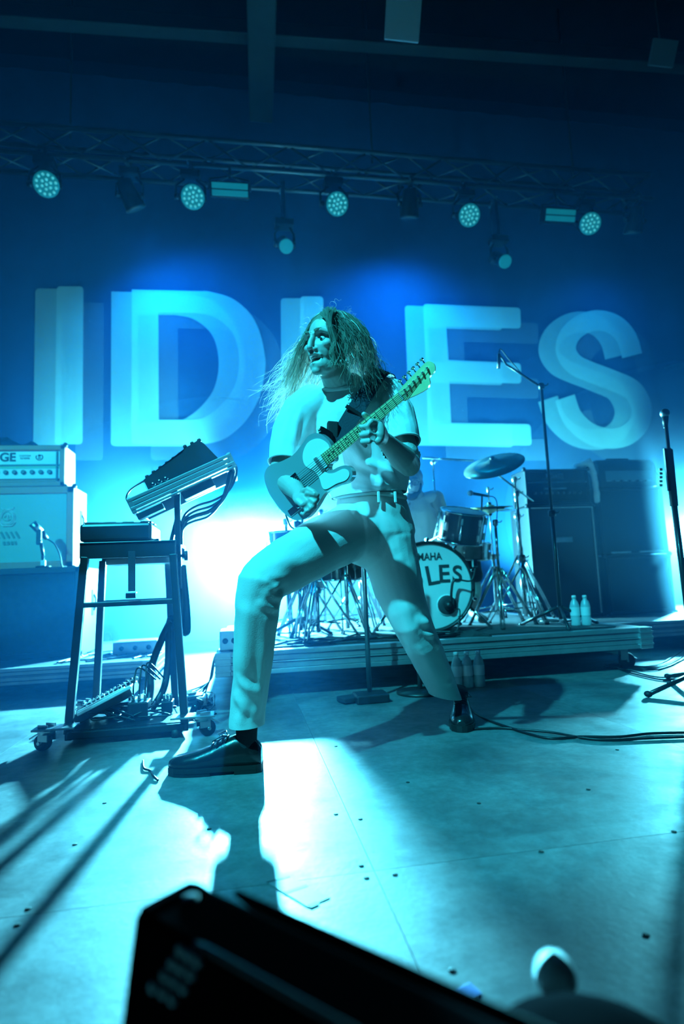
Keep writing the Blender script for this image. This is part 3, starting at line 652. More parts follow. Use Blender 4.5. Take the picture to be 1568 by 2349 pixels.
# shoes and socks
def shoe(heel, toe, label=None, lift=0.0, ankle=None):
    heel = Vector(heel); toe = Vector(toe); d = (toe-heel); d.z = 0; L_ = d.length; d.normalize(); n = V(-d.y, d.x, 0); k = L_/0.30
    def q(x, y, z): return heel + d*x*k + n*y + V(0, 0, z+lift)
    st = [(0.002, 0.024, 0.055), (0.018, 0.034, 0.078), (0.05, 0.037, 0.092), (0.085, 0.038, 0.094), (0.12, 0.040, 0.082), (0.16, 0.045, 0.064), (0.20, 0.049, 0.050), (0.24, 0.048, 0.041), (0.275, 0.038, 0.034), (0.298, 0.016, 0.020)]
    rings = []
    for x, w, h in st:
        r_ = [q(x, -w*0.92, 0.024), q(x, -w, 0.024+h*0.25), q(x, -w*0.93, 0.024+h*0.55), q(x, -w*0.70, 0.024+h*0.84), q(x, -w*0.3, 0.024+h), q(x, w*0.3, 0.024+h), q(x, w*0.70, 0.024+h*0.84), q(x, w*0.93, 0.024+h*0.55), q(x, w, 0.024+h*0.25), q(x, w*0.92, 0.024)]
        rings.append(r_)
    o = MB().loft(rings).build('shoe', M_shoe, body)
    out = []
    for x, w, h in st: out.append((x, w+0.005))
    outl = [(x*k, w) for x, w in out]+[(0.303*k, 0.0)]+[(x*k, -w) for x, w in reversed(out)]
    Ms = Matrix.Translation(heel+V(0, 0, lift)) @ basis(d, n, V(0, 0, 1)).to_4x4()
    MB().prism(outl, Ms @ Matrix.Translation((0, 0, 0.012)), 0.014).build('sole', M_sole, o)
    hb = [(x*k, w) for x, w in out[:4]]+[(x*k, -w) for x, w in reversed(out[:4])]
    MB().prism(hb, Ms, 0.013).build('heel', M_sole, o)
    MB().prism([(x, y*0.96) for x, y in outl if x > 0.12*k], Ms @ Matrix.Translation((0, 0, 0.001)), 0.012).build('tread', M_sole, o)
    lc = MB()
    for x, h in ((0.110, 0.088), (0.125, 0.081), (0.142, 0.073), (0.158, 0.066)):
        lc.tube([q(x-0.004, -0.027, 0.024+h*0.86), q(x, -0.012, 0.026+h*1.0), q(x, 0.012, 0.026+h*1.0), q(x+0.004, 0.027, 0.024+h*0.86)], 0.0028, 5)
    lc.tube([q(0.112, 0.0, 0.116), q(0.120, -0.03, 0.125), q(0.150, -0.045, 0.112), q(0.135, -0.02, 0.108), q(0.114, 0, 0.115)], 0.0022, 5)
    lc.tube([q(0.112, 0.0, 0.116), q(0.120, 0.03, 0.125), q(0.150, 0.045, 0.110), q(0.135, 0.02, 0.108), q(0.114, 0, 0.115)], 0.0022, 5)
    lc.build('laces', M_cable, o)
    an = Vector(ankle)
    MB().limb([(q(0.055, 0, 0.06), 0.038, 0.032, d), (q(0.05, 0, 0.11), 0.036, 0.034, d), (an, 0.038, 0.036, d)], 16).build('sock', M_sock, body)
    return o
h0 = G(598, 1772, 0.0); t0 = G(402, 1772, 0.0)
h0 = V(0.050, 2.095, 0.0); t0 = V(-0.262, 2.145, 0.0)
shoe(h0, t0, ankle=al_+V(0, 0, 0.01))
shoe(V(0.95, 2.60, 0), V(0.845, 2.325, 0), ankle=ar_+V(0.0, 0, 0.01))
# hair: scalp cap plus loose curling strands
cap = MB().ball(hp(0, -0.026, 0.043), (0.084, 0.098, 0.087), 24, 16, HR)
hair_o = cap.build('hair', M_hair, body)
hr = random.Random(11)
CC, CRD = V(0, -0.022, 0.040), V(0.083, 0.099, 0.090)
def push_out(p):
    l = HR.transposed() @ (p-HC_); q = V(*((l[i]-CC[i])/CRD[i] for i in range(3))); n_ = q.length
    if n_ < 1.0 and n_ > 1e-4: q = q/n_*1.0; return HC_ + HR @ V(*(CC[i]+q[i]*CRD[i] for i in range(3)))
    return p
def strand(root, dirs, length, amp, freq, seg, r0, ph):
    p = Vector(root); d = Vector(dirs[0]).normalized(); pts = []; st = length/seg
    for i in range(seg+1):
        t_ = i/seg
        tgt = Vector(dirs[0]).lerp(Vector(dirs[1]), min(1, t_*2)) if t_ < 0.5 else Vector(dirs[1]).lerp(Vector(dirs[2]), (t_-0.5)*2)
        d = (d*0.45 + tgt.normalized()*0.55).normalized()
        u = d.orthogonal().normalized(); w = d.cross(u); a_ = min(1, t_*2.2)*amp
        pts.append(p + u*math.sin(ph+t_*freq)*a_ + w*math.cos(ph*1.7+t_*freq)*a_)
        p = push_out(p + d*st)
    return pts, [r0*(1-0.75*(i/seg)) for i in range(seg+1)]
hb_, hb2 = MB(), MB()
down = V(0, 0, -1)
n_l = 0
def scalp_point():
    while True:
        a_ = hr.uniform(0, 2*math.pi); z_ = hr.uniform(-0.35, 1.0); s_ = math.sqrt(max(0, 1-z_*z_))
        q = V(math.cos(a_)*s_, math.sin(a_)*s_, z_)
        if q.y > 0.55 and q.z < 0.72: continue      # forehead and face stay clear
        return q
for i in range(1400):
    q = scalp_point(); root = HC_ + HR @ V(CC.x+q.x*CRD.x, CC.y+q.y*CRD.y, CC.z+q.z*CRD.z)
    nrm = HR @ V(q.x/CRD.x, q.y/CRD.y, q.z/CRD.z).normalized(); wpos = root-HC_
    thick = hr.random() < 0.16
    r0 = 0.0021 if thick else hr.uniform(0.0006, 0.0011)
    amp = hr.uniform(0.004, 0.012) if not thick else 0.005; fr = hr.uniform(10, 26)
    if wpos.x + hr.gauss(0, 0.02) < 0.015:     # blown out to one side behind the cheek
        ln = hr.uniform(0.24, 0.40)
        o_ = V(hr.gauss(-0.42, 0.20), hr.gauss(0.25, 0.12), -0.9)
        fl = V(hr.gauss(-0.70, 0.35), hr.gauss(0.05, 0.15), hr.gauss(-0.62, 0.28))
        dirs = (nrm*0.30+V(-0.12, 0.45, -0.6), o_, fl)
    else:
        ln = hr.uniform(0.17, 0.29)
        o_ = V(hr.gauss(0.10, 0.14), hr.gauss(0.10, 0.10), -1)
        dirs = (nrm*0.55+V(0.14, 0.10, -0.5), o_, o_+V(hr.gauss(0.22, 0.30), hr.gauss(0, 0.15), 0.25))
    pts, rs = strand(root, dirs, ln, amp, fr, 28, r0, hr.uniform(0, 6.28))
    if any(abs(l.x) < 0.062 and l.y > 0.05 and l.z < 0.085 for l in (HR.transposed() @ (p_-HC_) for p_ in pts)): continue
    (hb2 if thick else hb_).tube(pts, rs, 3, False)
# locks falling over the far cheek and temple
for i in range(70):
    root = hp(hr.uniform(0.02, 0.075), hr.uniform(0.02, 0.07), hr.uniform(0.085, 0.118))
    tx = hr.uniform(0.062, 0.088)
    pts = spline([root, hp(tx*0.86, 0.066, 0.052), hp(tx*0.98, 0.050+hr.gauss(0, 0.008), 0.0), hp(tx*0.95+hr.gauss(0, 0.012), 0.052+hr.gauss(0, 0.015), -0.055), hp(tx+hr.gauss(0, 0.02), 0.035+hr.gauss(0, 0.02), -0.10)], 4)
    hb2.tube(pts, [0.0030*(1-0.6*j/len(pts)) for j in range(len(pts))], 4, False)
for i in range(60):   # fly-away curls round the outline
    q = scalp_point()
    if q.z < 0.1: continue
    root = HC_ + HR @ V(CC.x+q.x*CRD.x, CC.y+q.y*CRD.y, CC.z+q.z*CRD.z); nrm = HR @ V(q.x, q.y, q.z)
    pts, rs = strand(root, (nrm+V(hr.gauss(0, .3), hr.gauss(0, .3), 0.1), nrm*0.5+V(hr.gauss(0, .5), 0, -0.2), V(hr.gauss(0, .6), 0, -0.7)), hr.uniform(0.03, 0.07), 0.006, hr.uniform(6, 11), 16, 0.0005, hr.uniform(0, 6))
    hb_.tube(pts, rs, 3, False)
o = hb_.build('loose_strands', M_hair, hair_o); o['kind'] = 'stuff'
o = hb2.build('hair_locks', M_hair, hair_o); o['kind'] = 'stuff'

# ------------------------------------------------------------------ electric guitar
M_gbody = mat('guitar_lacquer', (0.30, 0.32, 0.34), 0.18, coat=0.6)
M_guard = mat('white_pickguard', (0.82, 0.82, 0.80), 0.3)
M_maple = mat('maple', (0.72, 0.60, 0.30), 0.35, coat=0.2, var=0.1, vscale=25)
M_fret = mat('fret_wire', (0.06, 0.06, 0.05), 0.5, 0.3)
M_strap = mat('dark_strap', (0.014, 0.016, 0.03), 0.8, bump=0.4, bscale=150)
gt = thing('electric_guitar', 'single cutaway electric guitar with white pickguard and maple neck held by the guitarist', 'guitar', GH, world=True)
def smooth2(pts, k=5): return [(p.x, p.y) for p in spline([(x, y, 0) for x, y in pts], k, True)]
body_o = smooth2([(.062, .03), (.064, .07), (.045, .118), (.0, .14), (-.06, .128), (-.12, .118), (-.19, .132), (-.26, .155), (-.31, .13), (-.335, .06), (-.337, 0), (-.33, -.07), (-.3, -.135), (-.24, -.163), (-.17, -.15), (-.1, -.125), (-.04, -.13), (.02, -.15), (.06, -.145), (.078, -.115), (.068, -.085), (.035, -.068), (.0, -.06), (-.012, -.045), (.005, -.03), (.04, -.028)], 4)
MB().prism(body_o, GM @ Matrix.Translation((0, 0, -0.052)), 0.045).build('body', M_gbody, gt)
guard = smooth2([(.050, .029), (.050, .065), (.028, .10), (-.015, .116), (-.055, .105), (-.088, .075), (-.098, .035), (-.078, -.01), (-.074, -.05), (-.088, -.095), (-.075, -.115), (-.02, -.124), (.025, -.138), (.055, -.130), (.062, -.108), (.045, -.088), (.0, -.077), (-.030, -.055), (-.026, -.032), (.0, -.028)], 4)
MB().prism(guard, GM @ Matrix.Translation((0, 0, -0.007)), 0.003).build('pickguard', M_guard, gt)
def fw(x): return 0.028+(0.021-0.028)*x/0.455
nk = [(-.004, fw(0)), (.455, fw(.455)), (.455, -fw(.455)), (-.004, -fw(0))]
MB().prism(nk, GM @ Matrix.Translation((0, 0, -0.004)), 0.006).build('fretboard', M_maple, gt)
rings = []
for x in (0.0, 0.03, 0.10, 0.30, 0.44, 0.462):
    dpt = 0.024 if x < 0.44 else 0.012
    rings.append([gp(x, fw(x)*0.98*math.cos(math.pi*k/10), -0.004-dpt*math.sin(math.pi*k/10)**0.8) for k in range(11)])
MB().loft(rings).build('neck', M_maple, gt)
fm = None
for n in range(1, 22):
    x = 0.648*2**(-n/12)-0.193
    MB().cyl(gp(x, fw(x), 0.0026), gp(x, -fw(x), 0.0026), 0.0015*GS, n=6).build('fret', M_fret, gt)
mids = [0.648*(2**(-(n-1)/12)+2**(-n/12))/2-0.193 for n in (3, 5, 7, 9, 15, 17, 19)]
for x in mids: MB().lathe([(0.0032, 0), (0.003, 0.0004)], gp(x, 0, 0.0022), gz, 8).build('fret_marker', M_cable, gt)
x = 0.648*2**(-1)*1.03-0.193
for s_ in (-1, 1): MB().lathe([(0.0032, 0), (0.003, 0.0004)], gp(x, s_*0.011, 0.0022), gz, 8).build('fret_marker', M_cable, gt)
hs = smooth2([(0, .021), (.02, .027), (.05, .034), (.11, .041), (.165, .047), (.185, .042), (.196, .022), (.190, .002), (.176, -.010), (.156, -.012), (.143, -.020), (.135, -.036), (.115, -.046), (.088, -.044), (.05, -.035), (.02, -.026), (0, -.021)], 4)
hst = MB().prism([(x+.452, y) for x, y in hs], GM @ Matrix.Translation((0, 0, -0.019)), 0.015).build('headstock', M_maple, gt)
MB().box(gp(.455, 0, 0.0), (0.005*GS, 0.042*GS, 0.010*GS), basis(gx, gy, gz)).build('nut', M_white, gt)
for i in range(6):
    x = .485+i*0.026; yb = 0.022+i*0.0022
    pg = MB().lathe([(0.0042, -0.004), (0.0042, 0.004), (0.003, 0.012), (0.001, 0.0125)], gp(x, yb-0.012, -0.004), gz, 10).build('tuning_peg', M_chrome, gt)
    k_ = MB(); k_.cyl(gp(x, yb+0.01, -0.026), gp(x, yb+0.036, -0.026), 0.0022, n=6); k_.ball(gp(x, yb+0.042, -0.026), (0.0075, 0.0045, 0.0095), 10, 6, basis(gx, gy, gz)); k_.build('button', M_chrome, pg)
for i in range(6):
    y0 = 0.0255-i*0.0102; y1 = 0.0175-i*0.0070
    MB().tube([gp(-.193, y0, 0.008), gp(.455, y1, 0.0062), gp(.485+i*0.026, 0.010+i*0.0022, 0.004)], 0.00075, 4).build('string', M_steel, gt)
br = MB(); br.box(gp(-.195, 0, 0.0), (0.075*GS, 0.085*GS, 0.006*GS), basis(gx, gy, gz)); br.build('bridge', M_chrome, gt)
for i in range(3): MB().cyl(gp(-.205, 0.02-i*0.02, 0.005), gp(-.178, 0.02-i*0.02, 0.005), 0.0045, n=8).build('saddle', M_steel, gt)
MB().box(gp(-.035, 0, -0.002), (0.022*GS, 0.075*GS, 0.008*GS), basis(gx, gy, gz), 0.002).build('pickup', M_alu, gt)
cp = MB().box(gp(-.225, -0.095, -0.005), (0.16*GS, 0.034*GS, 0.003*GS), basis(gx, gy, gz), 0.001).build('control_plate', M_chrome, gt)
for x in (-.19, -.235): MB().lathe([(0.009, 0), (0.009, 0.014), (0.007, 0.016)], gp(x, -0.095, -0.003), gz, 14).build('control_knob', M_chrome, gt)
MB().cyl(gp(.045, .125, -.03), gp(.052, .140, -.03), 0.005, n=8).build('strap_button', M_chrome, gt)
# strap over the shoulder
sp = spline([P(905, 905, 2.30), P(893, 862, 2.24), P(878, 851, 2.17), P(862, 866, 2.085), P(838, 905, 2.052), P(812, 945, 2.043), P(788, 985, 2.035), P(770, 1012, 2.01), gp(.05, .135, -.035)], 6)
mb = MB(); rings = []
for i, p in enumerate(sp):
    tt = (sp[min(i+1, len(sp)-1)]-sp[max(i-1, 0)]).normalized(); outw = V(-0.15, -1, 0.25) if i > 14 else V(0.1, -0.2, 1).lerp(V(-0.15, -1, 0.25), i/14)
    sd = tt.cross(outw).normalized(); on = sd.cross(tt).normalized(); w = 0.031 if i < len(sp)-7 else 0.031-0.018*(i-len(sp)+7)/7
    rings.append([p+sd*w+on*0.002, p-sd*w+on*0.002, p-sd*w-on*0.002, p+sd*w-on*0.002])
mb.loft(rings, smooth=False); st_o = mb.build('strap', M_strap, gt)
MB().box(P(812, 943, 2.036), (0.072, 0.008, 0.014), frame_from((0.55, 0, 0.83), (0.83, 0, -0.55)), 0.002).build('strap_slider', M_black, st_o)
bx = MB(); bx.box(P(762, 990, 2.035), (0.040, 0.026, 0.072), Matrix.Rotation(0.08, 3, 'Y'), 0.005); bx.build('wireless_pack', M_matte, st_o)
# ------------------------------------------------------------------ risers
M_deck = mat('riser_board', (0.05, 0.05, 0.052), 0.6, var=0.25, vscale=9)
M_rail = mat('riser_aluminium', (0.42, 0.43, 0.44), 0.38, 0.75, var=0.18, vscale=6)
M_carpet = mat('dark_carpet', (0.03, 0.03, 0.034), 0.95, bump=0.5, bscale=120)
def castor(t, x, y, ztop, R=0.05, m=None, brake=True, ang=0.0):
    """wheel in a fork under a plate; a part of thing t with sub-parts"""
    Rm = Rz(ang); c = V(x, y, R)
    def q(a_, b_, z_): v = Rm @ V(a_, b_, 0); return V(x+v.x, y+v.y, z_)
    w = MB(); ax = Rm @ V(0, 1, 0)
    w.lathe([(0.012, -0.016), (R*0.92, -0.016), (R, -0.008), (R, 0.008), (R*0.92, 0.016), (0.012, 0.016)], c+Rm @ V(0.022, 0, 0), ax, 20)
    f = MB()
    for s_ in (-1, 1):
        mid = q(0.005, s_*0.022, (ztop+R)/2+0.012)
        f.box(mid, (0.045, 0.005, max(0.03, ztop-R+0.012)), Rm)
    f.cyl(q(0.022, -0.028, R), q(0.022, 0.028, R), 0.007, n=8); f.cyl(q(0, 0, ztop-0.02), q(0, 0, ztop), 0.03, n=14); f.box(q(0, 0, ztop-0.004), (0.085, 0.075, 0.006), Rm, 0.002)
    fo = f.build('castor', M_steel, t); w.build('wheel', M_rubber, fo)
    if brake: MB().box(q(0.055, 0, R+0.025), (0.06, 0.022, 0.006), Rm @ Matrix.Rotation(0.5, 3, 'Y'), 0.002).build('brake_pedal', M_alu, fo)
    return fo
def riser(name, label, x0, x1, y0, y1, z0, z1, castors, wheel=0.05):
    t = thing(name, label, 'riser', ((x0+x1)/2, (y0+y1)/2, 0), 'rolling stage risers', world=True)
    MB().box(((x0+x1)/2, (y0+y1)/2, z1-0.012), (x1-x0-0.06, y1-y0-0.06, 0.022)).build('deck_board', M_deck, t)
    h = z1-z0
    for nm, a_, b_, ax in (('front', (x0, y0), (x1, y0), 0), ('back', (x0, y1), (x1, y1), 0), ('left', (x0, y0), (x0, y1), 1), ('right', (x1, y0), (x1, y1), 1)):
        cx, cy = (a_[0]+b_[0])/2, (a_[1]+b_[1])/2; ln = (x1-x0) if ax == 0 else (y1-y0)
        mb = MB()
        for zf, hh, out in ((0.90, 0.20, 0.030), (0.66, 0.22, 0.020), (0.50, 0.06, 0.028), (0.33, 0.22, 0.020), (0.10, 0.20, 0.030)):
            sz = (ln, out*2, h*hh) if ax == 0 else (out*2, ln, h*hh)
            mb.box((cx, cy, z0+h*zf), sz, None, 0.002)
        mb.build('side_rail', M_rail, t)
    for x_, y_ in ((x0, y0), (x1, y0)):
        mb = MB(); mb.box((x_, y_, (z0+z1)/2), (0.085, 0.075, h*1.02), None, 0.004)
        for k in (-1, 0, 1): mb.box((x_, y_-0.039, (z0+z1)/2+k*h*0.28), (0.088, 0.008, h*0.10), None, 0.002)
        mb.build('corner_bracket', M_alu, t)
    for x_, y_, a_ in castors: castor(t, x_, y_, z0, wheel, ang=a_)
    return t
riser('drum_riser', 'low rolling drum riser with aluminium edge under the drum kit', -0.12, 2.42, 3.35, 5.5, 0.135, 0.26, [(0.0, 3.45, 2.6), (2.34, 3.45, -0.3), (0.0, 5.4, 0.3), (2.34, 5.4, 0.4)])
riser('amp_riser', 'low riser under the left guitar amplifier stack', -4.2, -0.60, 4.0, 5.6, 0.075, 0.175, [(-2.4, 4.1, 0.5), (-0.75, 4.1, 0.2), (-2.4, 5.5, 0), (-0.75, 5.5, 0)], 0.033)
riser('amp_riser', 'low riser under the two dark amplifier stacks by the right edge', 2.50, 5.6, 4.15, 5.7, 0.095, 0.215, [(2.62, 4.28, 0.5), (5.4, 4.28, 0.2), (2.62, 5.6, 0), (5.4, 5.6, 0)], 0.042)
rug = thing('drum_rug', 'dark rug spread under the drum kit on the riser', 'rug', (1.15, 4.3, 0.261), world=True)
MB().box((1.15, 4.4, 0.264), (2.3, 1.95, 0.007), None, 0.002).build('pile', M_carpet, rug)

# ------------------------------------------------------------------ amplifiers
M_orange = mat('orange_vinyl', (0.52, 0.20, 0.12), 0.5, bump=0.3, bscale=260)
def grille_mat(name, c0, c1, scale):
    m = bpy.data.materials.new(name); m.use_nodes = True; nt = m.node_tree; N = nt.nodes; L = nt.links; b = N['Principled BSDF']
    tc = N.new('ShaderNodeTexCoord'); ck = N.new('ShaderNodeTexChecker'); ck.inputs['Scale'].default_value = scale
    ck.inputs['Color1'].default_value = (*c0, 1); ck.inputs['Color2'].default_value = (*c1, 1)
    mp = N.new('ShaderNodeMapping'); mp.inputs['Rotation'].default_value = (0, 0.2, 0); L.new(tc.outputs['Object'], mp.inputs['Vector'])
    L.new(mp.outputs['Vector'], ck.inputs['Vector']); L.new(ck.outputs['Color'], b.inputs['Base Color']); b.inputs['Roughness'].default_value = 0.9
    return m
M_basket = grille_mat('basketweave_grille', (0.26, 0.38, 0.32), (0.48, 0.60, 0.52), 150)
M_dgrille = grille_mat('dark_grille', (0.03, 0.032, 0.036), (0.055, 0.058, 0.062), 160)
M_cream = mat('cream_panel', (0.72, 0.70, 0.64), 0.4)
M_ink = mat('dark_ink', (0.03, 0.03, 0.035), 0.6)
def text(body, loc, size, R, m, parent, name='lettering', extrude=0.001, squeeze=1.0, bold=0.0, shear=0.0):
    c = bpy.data.curves.new('t', 'FONT'); c.body = body; c.size = size; c.align_x = 'CENTER'; c.align_y = 'CENTER'; c.extrude = extrude; c.offset = bold; c.shear = shear
    o = bpy.data.objects.new('t', c); COL.objects.link(o); dg = bpy.context.evaluated_depsgraph_get()
    me = bpy.data.meshes.new_from_object(o.evaluated_get(dg)); bpy.data.objects.remove(o)
    for v in me.vertices: v.co = Vector(loc) + R @ V(v.co.x*squeeze, v.co.y, v.co.z)
    return link(name, me, m, parent)
RF = basis(V(1, 0, 0), V(0, 0, 1), V(0, -1, 0))      # upright text facing the audience
def box_cab(name, label, cat, x0, x1, y0, d, z0, z1, m_shell, m_front, frame=0.045, group=None, handle=True, recess=0.02, corners=True):
    t = thing(name, label, cat, ((x0+x1)/2, y0+d/2, z0), group, world=True); cx, cz = (x0+x1)/2, (z0+z1)/2
    mb = MB()
    mb.box((cx, y0+d/2+recess, cz), (x1-x0-0.004, d-recess*2, z1-z0-0.004), None, 0.008)
    for sx, sz, w, h in ((cx, z1-frame/2, x1-x0, frame), (cx, z0+frame/2, x1-x0, frame)): mb.box((sx, y0+0.03, sz), (w, 0.06, h), None, 0.008)
    for sx in (x0+frame/2, x1-frame/2): mb.box((sx, y0+0.03, cz), (frame, 0.06, z1-z0), None, 0.008)
    sh_ = mb.build('shell', m_shell, t)
    if m_front: MB().box((cx, y0+recess+0.004, cz), (x1-x0-frame*2+0.004, 0.012, z1-z0-frame*2+0.004)).build('grille', m_front, t)
    if handle:
        for s_, xx in ((-1, x0), (1, x1)):
            hh = MB(); hh.box((xx+s_*0.0015, y0+d*0.55, cz+0.05), (0.005, 0.075, 0.19), None, 0.002)
            ho = hh.build('handle_plate', M_black, t); MB().tube([(xx+s_*0.004, y0+d*0.55, cz-0.01), (xx+s_*0.02, y0+d*0.55, cz+0.02), (xx+s_*0.02, y0+d*0.55, cz+0.08), (xx+s_*0.004, y0+d*0.55, cz+0.11)], 0.008, 6).build('grip', M_grey, ho)
    if corners:
        for xx in (x0, x1):
            for zz in (z0, z1): MB().ball((xx, y0+0.008, zz), (0.02, 0.016, 0.02), 8, 6).build('corner_guard', M_black, t)
    return t
# left: lower cabinet, patterned-grille cabinet and head
t = box_cab('speaker_cabinet', 'dark cabinet at the bottom of the left amplifier stack', 'speaker', -2.06, -1.13, 4.42, 0.64, 0.177, 0.805, M_tolex, M_matte)
t = box_cab('speaker_cabinet', 'guitar cabinet with pale woven grille and crest under the lettered amplifier head', 'speaker', -2.03, -1.256, 4.70, 0.38, 0.807, 1.428, M_orange, M_basket, 0.055)
zc = 1.20; xc = P(14, 1168, 4.68).x
cr = MB()
for k in range(2): cr.tube([V(xc+math.cos(a_)*(0.052-k*0.010), 4.712, zc+math.sin(a_)*(0.055-k*0.010)) for a_ in [2*math.pi*j/24 for j in range(24)]], 0.0035, 5, closed=True)
for a_, b2 in (((-0.03, 0.06), (-0.045, 0.075)), ((0.03, 0.06), (0.045, 0.075)), ((-0.02, -0.02), (0.02, -0.02)), ((-0.025, 0.0), (0.0, 0.03)), ((0.025, 0.0), (0.0, 0.03)), ((0, -0.03), (0, 0.03)), ((-0.035, 0.06), (0.035, 0.06))):
    cr.cyl((xc+a_[0], 4.711, zc+a_[1]), (xc+b2[0], 4.711, zc+b2[1]), 0.004, n=5)
cr.tube([(xc-0.055, 4.711, zc-0.035), (xc-0.03, 4.709, zc-0.065), (xc+0.03, 4.709, zc-0.065), (xc+0.055, 4.711, zc-0.035)], 0.006, 5)
cr.build('crest', M_cream, t)
mk_ = MB()
for k in range(6): mk_.box((xc-0.10+k*0.034, 4.711, 1.065), (0.014, 0.003, 0.055), Matrix.Rotation(-0.5, 3, 'Y'))
for k in range(4): mk_.box((xc-0.02+k*0.026, 4.711, 1.005), (0.016, 0.003, 0.026), Matrix.Rotation(-0.2, 3, 'Y'))
mk_.build('faded_stencil', mat('faded_ink', (0.16, 0.25, 0.21), 0.8), t)
hx0, hx1, hz0, hz1 = -1.98, -1.330, 1.430, 1.752
t = box_cab('guitar_amplifier', 'orange amplifier head with cream control panel on top of the woven-grille cabinet', 'amplifier', hx0, hx1, 4.72, 0.30, hz0, hz1, M_orange, None, 0.040, handle=False)
cxh = (hx0+hx1)/2
MB().box((cxh, 4.752, 1.66), (0.565, 0.012, 0.108)).build('name_panel', M_cream, t)
MB().box((cxh, 4.752, 1.590), (0.565, 0.012, 0.028)).build('meter_strip', mat('green_strip', (0.20, 0.36, 0.16), 0.4), t)
MB().box((cxh, 4.752, 1.535), (0.565, 0.012, 0.078)).build('control_panel', M_cream, t)
MB().box((cxh, 4.745, 1.600), (0.58, 0.010, 0.012)).build('crossbar', M_black, t)
MB().box((cxh+0.262, 4.738, 1.59), (0.010, 0.012, 0.23)).build('crossbar', M_black, t)
for k in range(7): MB().lathe([(0.017, 0), (0.017, 0.014), (0.013, 0.02)], (cxh+0.21-k*0.062, 4.745, 1.545), (0, -1, 0), 12).build('control_knob', M_black, t)
text('ORANGE', (P(-26, 1052, 4.742).x, 4.744, 1.660), 0.092, RF, M_ink, t, 'name_lettering', bold=0.003)
text('CUSTOM\nREVERB', (P(57, 1049, 4.742).x, 4.744, 1.662), 0.020, RF, M_ink, t, 'small_lettering')
xk = P(90, 1050, 4.742).x
mb = MB()
mb.tube([V(xk+math.cos(a_)*0.024, 4.744, 1.662+math.sin(a_)*0.022) for a_ in [2*math.pi*j/16*0.8+2.5 for j in range(16)]], 0.004, 5)
mb.ball((xk, 4.745, 1.674), (0.012, 0.003, 0.010), 8, 6); mb.box((xk, 4.745, 1.655), (0.02, 0.003, 0.008))
mb.build('crest', M_ink, t)
mb = MB()
for k in range(4): mb.box((hx1-0.05-k*0.085, 4.76, 1.716), (0.055, 0.01, 0.008), None, 0.002)
mb.build('vent_slots', M_white, t)
cv = MB().limb([(V(-2.0, 4.85, 1.765), 0.02, 0.06), (V(-1.8, 4.83, 1.775), 0.035, 0.10), (V(-1.62, 4.84, 1.772), 0.022, 0.07), (V(-1.55, 4.84, 1.763), 0.01, 0.03)], 12)
tag(link('folded_cloth', organic(cv, 0.008, 2, (), (), 'folded_cloth', 0.01), M_matte), 'dark crumpled cloth lying on the orange amplifier head', 'cloth')
# lettered amp head on tall cabinet
t = box_cab('speaker_cabinet', 'tall dark cabinet with small pale badge under the flat amplifier head', 'speaker', 2.505, 3.15, 4.85, 0.36, 0.217, 1.214, M_tolex, M_dgrille, 0.03)
pip = MB()
for z_ in (1.192,): pip.box((2.83, 4.846, z_), (0.60, 0.006, 0.008))
pip.box((3.125, 4.846, 0.72), (0.008, 0.006, 0.95)); pip.build('piping', M_cream, t)
MB().box((2.83, 4.862, 0.905), (0.17, 0.006, 0.045), None, 0.002).build('badge', M_alu, t)
t = box_cab('guitar_amplifier', 'dark flat amplifier head with framed name plate beside the crash cymbal', 'amplifier', 2.505, 3.13, 4.86, 0.28, 1.216, 1.548, M_tolex, None, 0.022, handle=False)
MB().box((2.82, 4.885, 1.485), (0.57, 0.010, 0.09)).build('name_panel', M_dgrille, t)
MB().box((2.82, 4.885, 1.345), (0.57, 0.010, 0.17)).build('control_panel', M_black, t)
MB().box((2.82, 4.872, 1.428), (0.585, 0.008, 0.007)).build('trim_strip', M_alu, t)
MB().box((2.80, 4.878, 1.485), (0.175, 0.006, 0.05), None, 0.001).build('name_plate', M_grey, t)
text('HIWATT', (2.80, 4.874, 1.485), 0.040, RF, M_alu, t, 'name_lettering')
for k in range(9): MB().lathe([(0.012, 0), (0.012, 0.012), (0.009, 0.016)], (2.60+k*0.055, 4.880, 1.33), (0, -1, 0), 10).build('control_knob', M_grey, t)
MB().box((2.80, 4.878, 1.372), (0.22, 0.005, 0.012)).build('label_strip', M_alu, t)
# stack by the right edge
box_cab('speaker_cabinet', 'lower dark cabinet of the stack by the right edge', 'speaker', 3.22, 3.87, 4.85, 0.36, 0.217, 0.745, M_tolex, M_dgrille, 0.03)
t = box_cab('speaker_cabinet', 'upper dark cabinet of the stack by the right edge', 'speaker', 3.20, 3.86, 4.85, 0.36, 0.750, 1.372, M_tolex, M_dgrille, 0.03)
for a_, b2 in ((3.27, 3.47), (3.55, 3.80)): MB().box(((a_+b2)/2, 4.843, 0.772), (b2-a_, 0.006, 0.014), None, 0.002).build('kick_strip', M_alu, t)
t = thing('guitar_amplifier', 'rounded dark amplifier head with shiny front on the stack by the right edge', 'amplifier', (3.53, 5.0, 1.374), world=True)
rings = []
for xx, k in ((3.235, 0.94), (3.25, 1.0), (3.80, 1.0), (3.825, 0.94)):
    rings.append([V(xx, 4.99+(-0.13)*k, 1.380), V(xx, 4.99-0.13*k, 1.380+0.16*k), V(xx, 4.99-0.12*k, 1.380+0.225*k), V(xx, 4.99-0.085*k, 1.380+0.255*k), V(xx, 4.99+0.10*k, 1.380+0.255*k), V(xx, 4.99+0.13*k, 1.380+0.22*k), V(xx, 4.99+0.13*k, 1.380)])
MB().loft(rings).build('shell', M_tolex, t)
MB().box((3.53, 4.857, 1.475), (0.47, 0.008, 0.10), None, 0.003).build('front_panel', M_chrome, t)
